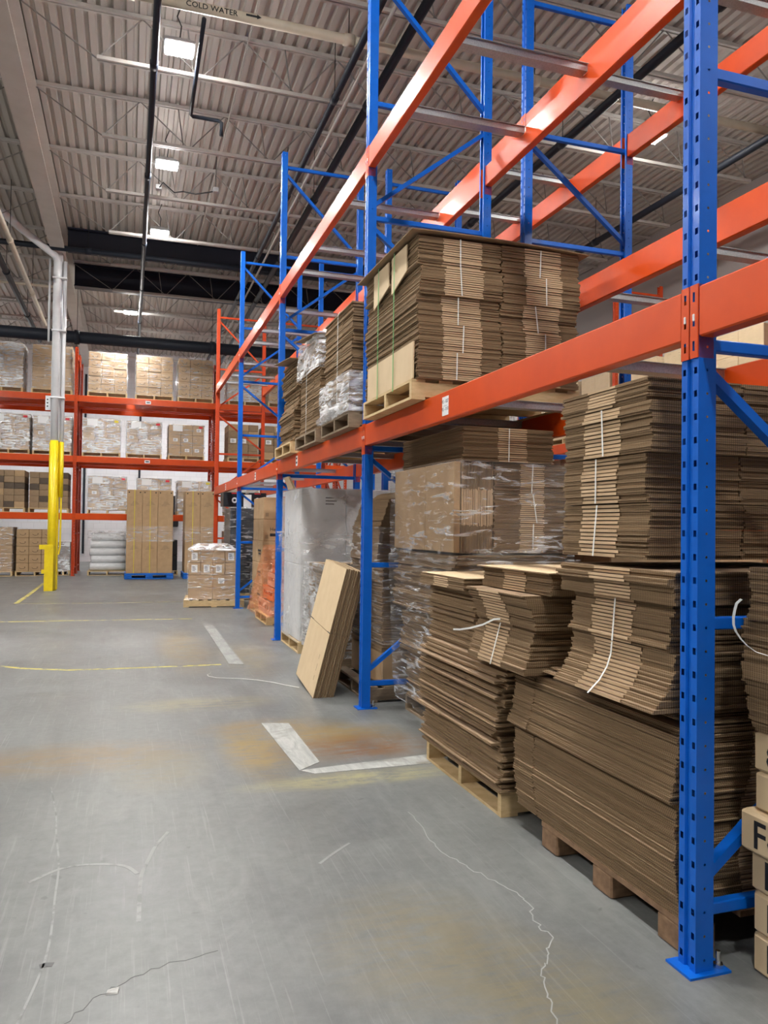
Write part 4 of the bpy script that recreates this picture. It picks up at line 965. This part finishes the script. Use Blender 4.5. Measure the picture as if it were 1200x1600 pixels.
put('floor_patch', MB().hexa([(x,y,z) for z in (0,.002) for x,y in ((1.03,11.2),(1.0,8.0),(1.14,7.95),(1.16,11.1))]).mesh('floor_patch', patch_mat('worn_patch_far', (.33,.335,.315), (.22,.225,.215), (.2,.2,.19))), floor)
rc = random.Random(5)
def jag(pts, amp, n=5):
    out = []
    for a, b in zip(pts[:-1], pts[1:]):
        for k in range(n): t = k/n; out.append((a[0]+(b[0]-a[0])*t+rc.gauss(0,amp), a[1]+(b[1]-a[1])*t+rc.gauss(0,amp)))
    return out+[pts[-1]]
mark('crack', jag([(1.36,3.66),(1.34,3.39),(1.33,3.17),(1.37,3.01),(1.43,2.85),(1.47,2.7),(1.47,2.62),(1.42,2.51),(1.43,2.41),(1.37,2.31),(1.31,2.25),(1.26,2.17),(1.23,2.06),(1.15,1.9)], .006), .0045, CRACKM, .0008)
mark('crack', jag([(-.3,2.2),(-.15,2.39),(-.07,2.49),(.01,2.55),(.12,2.61),(.31,2.65)], .005), .0022, CRACKD, .0008)
SCUFF = worn('pale_scuff', (.27,.275,.267), .1)
mark('scuff', [(-.37,4.53),(-.31,4.1),(-.29,3.87),(-.25,3.5),(-.24,3.21),(-.23,2.8),(-.27,2.46),(-.33,2.1)], .008, SCUFF, .0008)
mark('scuff', [(.2,3.73),(.14,3.58),(.11,3.46),(.08,3.33),(.07,3.23),(.06,2.92)], .016, SCUFF, .0007)
mark('scuff', [(-.35,3.36),(-.25,3.45),(-.15,3.47),(-.0,3.42),(.06,3.32)], .018, SCUFF, .0007)
mark('scuff', [(.79,3.2),(.88,3.29),(.97,3.37)], .014, SCUFF, .0007)
put('strap_on_floor', MB().ribbon([(.77,7.55,.004),(.73,7.46,.006),(.735,7.38,.006),(.80,7.30,.004),(.98,7.22,.004),(1.14,7.11,.004),(1.26,6.96,.006),(1.34,6.82,.006),(1.44,6.66,.01)], .012, (.4,.9,0), .002).mesh('strap', STRAP), None, label='white plastic strap lying curled on the floor by the leaning cartons', cat='strap')
put('paper_scrap', MB().hexa([(0,0,.0),(.035,-.006,.001),(.04,.02,.002),(.004,.024,.0),(.002,.002,.006),(.034,-.003,.004),(.038,.019,.009),(.006,.022,.003)]).mesh('scrap', PATCH), None, (-.04,2.5,.0), label='small torn paper scrap on the floor in the foreground', cat='litter')
put('dark_spot', strip([(-.245,2.72),(-.225,2.725),(-.205,2.72)], .025, .0008, CRACKD), floor)
